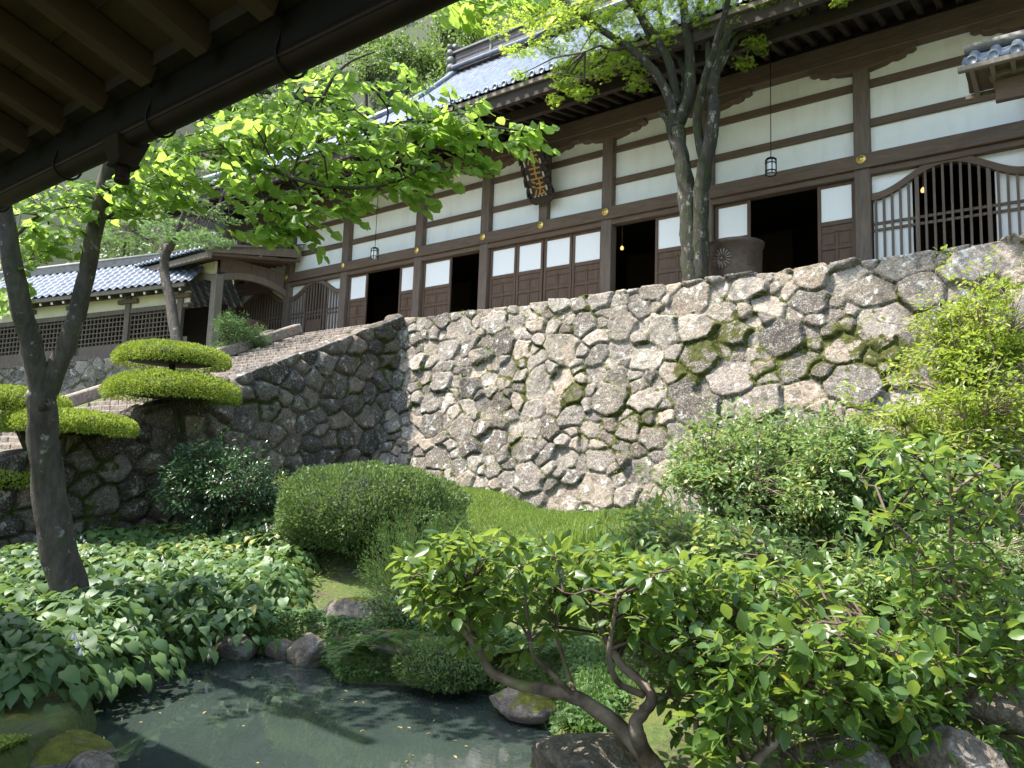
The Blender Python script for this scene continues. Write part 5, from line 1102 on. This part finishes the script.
# ------------------------------------------------------------------ hostas
def hosta_bed(name, label, pts, n, L, tint0, leanv, zadd=.33):
    """pts: list of clump centres (x, y); leaves arch out from every clump"""
    P, D, Nn, Ls = [], [], [], []
    per = n//len(pts)
    for (x, y) in pts:
        z = max(gz(x, y), -1.85)
        for k in range(per):
            a = random.uniform(0, 6.28); s = random.random()**.7; r = .42*s; hh = zadd*(1-s**1.6)+random.uniform(-.03, .03)
            o = np.array((math.cos(a), math.sin(a), 0)); P.append((x+o[0]*r, y+o[1]*r, z+hh+.05)); D.append(o+np.array((0, 0, -.25-.75*s))+rng.normal(0, .2, 3)+np.array(leanv)*.3); Nn.append(o*.8*s+np.array((0, 0, 1.))+rng.normal(0, .36, 3)); Ls.append(L*random.uniform(.5, 1.2))
    P = np.array(P); P[:, 2] = np.maximum(P[:, 2], -1.95); n = len(P); Ls = np.array(Ls)
    o = leaves(name, P, np.array(D), np.array(Nn), Ls, Ls*.82, tint0+.20*rng.normal(size=n)+.25*noise3(P, .7, 9), T_HEART, MAT['lf_hosta'], smooth=True)
    return tag(o, label, 'hostas', kind='stuff')
def fill(poly_px, step, z_=-1.55):
    out = []; xs_ = [p[0] for p in poly_px]; ys_ = [p[1] for p in poly_px]; Q = [onZ(x, y, z_) for x, y in poly_px]
    X0, X1 = min(q[0] for q in Q), max(q[0] for q in Q); Y0, Y1 = min(q[1] for q in Q), max(q[1] for q in Q); pq_ = [(q[0], q[1]) for q in Q]
    for x in np.arange(X0, X1, step):
        for y in np.arange(Y0, Y1, step):
            a, b_ = x+random.uniform(-.4, .4)*step, y+random.uniform(-.4, .4)*step
            if in_poly(a, b_, pq_): out.append((a, b_))
    return out
c1 = fill([(-60, 590), (20, 565), (90, 575), (140, 600), (162, 622), (152, 642), (100, 662), (45, 678), (-30, 700), (-80, 660)], .30, -1.62)
hosta_bed('hosta_bed', 'dense bed of large heart-shaped hosta leaves at the left overhanging the pond', c1, 50*len(c1), .138, .42, (.2, -.3, 0))
c2 = fill([(85, 555), (160, 540), (230, 550), (285, 565), (302, 585), (294, 605), (240, 622), (190, 620), (150, 592)], .36, -1.55)
hosta_bed('hosta_bed', 'lighter bed of hosta leaves in the middle behind the pond', c2, 46*len(c2), .128, .55, (.1, -.3, 0))
c3 = fill([(-40, 585), (20, 560), (120, 545), (250, 540), (280, 560), (150, 572), (60, 585)], .42, -1.5)
hosta_bed('hosta_bed', 'sunlit far hosta leaves at the foot of the shaded stone wall', c3, 30*len(c3), .13, .75, (0, -.2, 0))
# hosta flower stalks
for i, (px, py, z, k) in enumerate([(165, 570, None, 0), (62, 690, None, 1), (215, 660, None, 2), (60, 545, None, 0), (250, 530, None, 0), (270, 540, None, 0), (100, 560, None, 0), (130, 520, None, 0), (185, 500, None, 0)]):
    g = G(px+random.uniform(-12, 12), min(690, py+22)); t = thing('hosta_flower_stalk', 'thin drooping hosta flower stalk with pale bells above the leaves', 'flower', g, 'flower stalks over the hosta beds'); mb = MB()
    a = random.uniform(-1.2, .4); o = np.array((math.cos(a), math.sin(a), 0)); pts = [g, g+o*.1+np.array((0, 0, .3)), g+o*.28+np.array((0, 0, .48)), g+o*.5+np.array((0, 0, .40))]; Pp = limb(mb, pts, .004, .002, 4, 5, 0); mb.build('stalk', MAT['lf_fern'] if False else MAT['twig_pale'], t)
    for q in (Pp[-1], Pp[-3], Pp[-5]): mb = MB(); mb.lathe(q+np.array((0, 0, -.05)), [(.017, 0), (.012, .02), (.004, .045)], 6); mb.build('bloom', MAT['petal'], t)

# ------------------------------------------------------------------ background shrubs on the right
shr = [
 ('leafy_shrub', 'broad mid green shrub in front of the right part of the stone wall', (750, 500), 8.4, 100, 68, 17000, .074, 'lf_shrub', .65),
 ('leafy_shrub', 'dense green shrub between the broad shrub and the yellow green one', (850, 488), 7.9, 92, 76, 16000, .074, 'lf_shrub', .6),
 ('bright_shrub', 'tall yellow green sunlit shrub covering the wall at the right edge', (1000, 378), 8.6, 92, 82, 12500, .075, 'lf_bright', .5),
 ('bright_shrub', 'yellow green sunlit shrub lower down at the right edge', (955, 435), 8.0, 85, 60, 9000, .075, 'lf_bright', .4),
 ('leafy_shrub', 'green shrub low at the right edge behind the camellia stems', (1010, 570), 6.4, 80, 60, 9000, .06, 'lf_shrub', .55),
 ('leafy_shrub', 'pale green low plant mass behind the middle of the camellia', (690, 580), 6.2, 95, 55, 8500, .085, 'lf_shrub', .75),
 ('leafy_shrub', 'pale green low plant mass below the broad shrub', (800, 603), 5.6, 100, 66, 9500, .085, 'lf_shrub', .75),
 ('leafy_shrub', 'low green shrub at the bottom edge between the camellia stems', (880, 735), 4.4, 95, 30, 4200, .06, 'lf_shrub', .6),
 ('leafy_shrub', 'low green shrub in the lower right corner', (1010, 690), 4.8, 60, 30, 3500, .06, 'lf_shrub', .6),
 ('leafy_shrub', 'low green shrub beneath the tall camellia stem at the right', (900, 612), 5.4, 95, 66, 8500, .08, 'lf_shrub', .7),
]
for nm, lab, (px, py), z, w_, h_, n, L, mat, t0 in shr:
    c_ = U(px, py, z); shrub(nm, lab, 'shrub', c_, w_/F_PX*z, w_/F_PX*z*.8, h_/F_PX*z, n, L, T_LEAF, mat, .55, per=9, stems=8, tint0=t0, shell=.3, lumps=9 if 'bright' in nm else 7, rag=.5 if 'bright' in nm else .28, twig='twig_pale', base=(c_[0], c_[1], gz(c_[0], c_[1])))

# ------------------------------------------------------------------ camellias in the foreground
def camellia(label, limbs, regs, base, per=8, L=.088, extra=()):
    b0 = U(*base); t = thing('camellia', label, 'shrub', b0, 'camellias in the foreground'); mb = MB(); nodes = []
    for pts, a, c in limbs: nodes.append(limb(mb, [U(*p) for p in pts], a, c, 9, 5, .07))
    nodes = np.vstack(nodes); mb.build('trunk', MAT['camtrunk'], t)
    cent = np.vstack([region(p, z, k) for p, z, k in regs]); mb = MB(); hubs = cent[rng.permutation(len(cent))[:max(6, len(cent)//4)]]
    twigs_to(mb, nodes, hubs, .0055, maxlen=2.2, seg=5); twigs_to(mb, np.vstack([nodes, hubs]), cent, .0028, maxlen=1.0, seg=4); mb.build('twigs', MAT['twig'], t)
    P, D, Nn = sprig_leaves(cent, per, L*.7, L, .7, .12); n = len(P); Nn += rng.normal(0, .25, (n, 3))
    Ls = L*rng.uniform(.6, 1.15, n); leaves('foliage', P, D, Nn, Ls, Ls*.56, .5+.20*rng.normal(size=n), T_CAM, MAT['lf_camellia'], t, smooth=True)
    return t
T_CAM = (np.array([(0, 0, 0), (0, .28, -.01), (0, .72, -.03), (0, 1, -.10), (-.34, .18, .05), (-.50, .50, .06), (-.27, .82, .0), (.34, .18, .05), (.50, .50, .06), (.27, .82, .0)]), [(0, 1, 5, 4), (1, 2, 6, 5), (2, 3, 6), (0, 7, 8, 1), (1, 8, 9, 2), (2, 9, 3)])
m_, t_, b_ = newmat('camellia_bark'); n1 = tex(t_, 7, 5, .6); n2 = tex(t_, 30, 4)
c_ = ramp(t_, n1, [(.35, (.06, .04, .028)), (.55, (.19, .14, .10)), (.75, (.33, .28, .22))]); c_ = mixc(t_, ramp(t_, tex(t_, 2.4, 4), [(.55, (0, 0, 0)), (.62, (1, 1, 1))]), c_, (.10, .13, .02)); t_.links.new(c_, b_.inputs['Base Color']); b_.inputs['Roughness'].default_value = .8; bump(t_, b_, n2, .5, .01); MAT['camtrunk'] = m_
camellia('sprawling camellia whose mossy bough leans left over the pond', [
   ([(668, 790, 3.5), (650, 762, 3.55), (628, 735, 3.6), (600, 712, 3.65), (575, 697, 3.7), (548, 690, 3.75), (520, 685, 3.8), (492, 672, 3.85), (475, 645, 3.85), (455, 622, 3.9), (432, 600, 3.9)], .050, .012),
   ([(652, 765, 3.55), (640, 742, 3.5), (636, 722, 3.5), (645, 710, 3.5), (652, 698, 3.5), (642, 683, 3.55), (622, 665, 3.6), (608, 642, 3.6), (600, 625, 3.6)], .040, .014),
   ([(643, 695, 3.5), (617, 681, 3.45), (609, 655, 3.4), (612, 630, 3.4), (617, 595, 3.4)], .018, .007),
   ([(575, 697, 3.7), (550, 672, 3.6), (533, 655, 3.55), (530, 640, 3.55)], .014, .006), ([(575, 695, 3.7), (565, 665, 3.8), (558, 640, 3.85), (556, 610, 3.9)], .016, .006),
   ([(475, 645, 3.85), (466, 610, 3.8), (468, 590, 3.8)], .011, .005), ([(655, 700, 3.5), (690, 685, 3.6), (720, 670, 3.7)], .014, .006)],
   [([(400, 560), (450, 535), (560, 540), (640, 555), (640, 600), (560, 610), (470, 620), (420, 610)], (3.5, 4.5), 230), ([(440, 590), (560, 590), (560, 640), (520, 668), (450, 640)], (3.6, 4.1), 26), ([(560, 590), (700, 560), (720, 640), (640, 650)], (3.3, 4.3), 150), ([(640, 640), (740, 630), (740, 720), (680, 740)], (3.3, 3.9), 55), ([(415, 595), (470, 590), (465, 625), (420, 612)], (3.7, 4.0), 8)], (660, 790, 3.5))
camellia('camellia with a bare bough rising right from the bottom edge', [
   ([(735, 800, 3.1), (751, 768, 3.15), (773, 743, 3.2), (804, 716, 3.3), (823, 707, 3.35), (850, 702, 3.4), (879, 701, 3.5), (934, 697, 3.6), (960, 690, 3.7)], .026, .008),
   ([(817, 708, 3.3), (809, 682, 3.3), (792, 656, 3.3), (800, 633, 3.3)], .014, .006), ([(850, 702, 3.4), (846, 672, 3.4), (850, 650, 3.4), (895, 655, 3.5)], .012, .005), ([(715, 800, 3.3), (700, 760, 3.35), (696, 720, 3.4), (700, 680, 3.5)], .02, .008)],
   [([(690, 640), (760, 610), (860, 620), (900, 680), (860, 730), (780, 720), (700, 720)], (3.0, 3.9), 170), ([(840, 640), (940, 640), (960, 700), (900, 735), (850, 710)], (3.2, 4.0), 110), ([(680, 700), (760, 700), (740, 768), (690, 768)], (3.0, 3.4), 26), ([(640, 560), (780, 570), (860, 590), (800, 650), (680, 640)], (3.6, 4.6), 190), ([(830, 690), (940, 700), (930, 768), (800, 768)], (3.1, 3.8), 45)], (735, 800, 3.1))
camellia('tall slender camellia with an upright dark stem at the right', [
   ([(968, 800, 4.1), (968, 740, 4.1), (967, 680, 4.1), (960, 625, 4.1), (953, 590, 4.1), (951, 540, 4.1), (952, 500, 4.1), (948, 465, 4.1)], .022, .009),
   ([(956, 600, 4.1), (934, 568, 4.05), (909, 537, 4.), (888, 518, 4.)], .013, .006), ([(952, 494, 4.1), (975, 476, 4.2), (1000, 468, 4.3)], .009, .005), ([(953, 600, 4.1), (990, 580, 4.2), (1010, 570, 4.3)], .008, .004)],
   [([(850, 470), (900, 440), (960, 430), (1000, 460), (1010, 520), (960, 560), (900, 560), (860, 520)], (3.7, 4.6), 80), ([(900, 560), (1000, 560), (1024, 620), (960, 640), (900, 620)], (3.7, 4.6), 80)], (968, 800, 4.1), per=7)
camellia('camellia with several thin stems in the lower right corner', [
   ([(1005, 800, 3.9), (1009, 768, 3.9), (1010, 740, 3.9), (1017, 690, 3.9), (1017, 640, 3.9), (1016, 600, 3.9)], .018, .008), ([(985, 800, 4.), (975, 740, 4.), (950, 715, 3.9), (930, 690, 3.8)], .012, .005), ([(1045, 560, 3.9), (1024, 528, 4.), (1003, 502, 4.)], .014, .007), ([(1030, 800, 3.8), (1035, 700, 3.8), (1045, 560, 3.9)], .016, .012)],
   [([(940, 620), (1024, 600), (1060, 660), (1030, 710), (950, 680)], (3.5, 4.5), 120), ([(900, 680), (960, 700), (940, 768), (880, 750)], (3.4, 4.0), 40), ([(960, 690), (1040, 690), (1040, 768), (960, 768)], (3.5, 4.2), 30), ([(990, 470), (1050, 480), (1060, 560), (1010, 540)], (3.8, 4.4), 18)], (1005, 800, 3.9), per=7)
# ------------------------------------------------------------------ weeds rooted in the wall joints
H_, W_ = MAINW.shape[:2]; mm = MAINM; ii = np.argwhere((MAINJ[5:188] > .6) & (MAINM[5:188] > .35)); ii = ii[rng.permutation(len(ii))[:900]]; Pw = MAINW[ii[:, 0]+5, ii[:, 1]]
jj = MAINW[5:188]; cl_ = Pw[(noise3(Pw, .9, 12) > -.05) ]; cl_ = np.repeat(cl_, 8, 0); n = len(cl_); cl_ = cl_+rng.normal(0, .045, (n, 3))+np.array((0, -.03, 0))
tag(leaves('wall_weeds', cl_, rng.normal(0, .6, (n, 3))+np.array((0, -.8, .3)), rng.normal(0, .4, (n, 3))+np.array((0, -.5, .8)), rng.uniform(.02, .055, n), .022, .55+.25*rng.normal(size=n), T_SMALL, MAT['lf_grass']), 'small green weeds sprouting from the joints of the stone wall', 'weeds', kind='stuff')
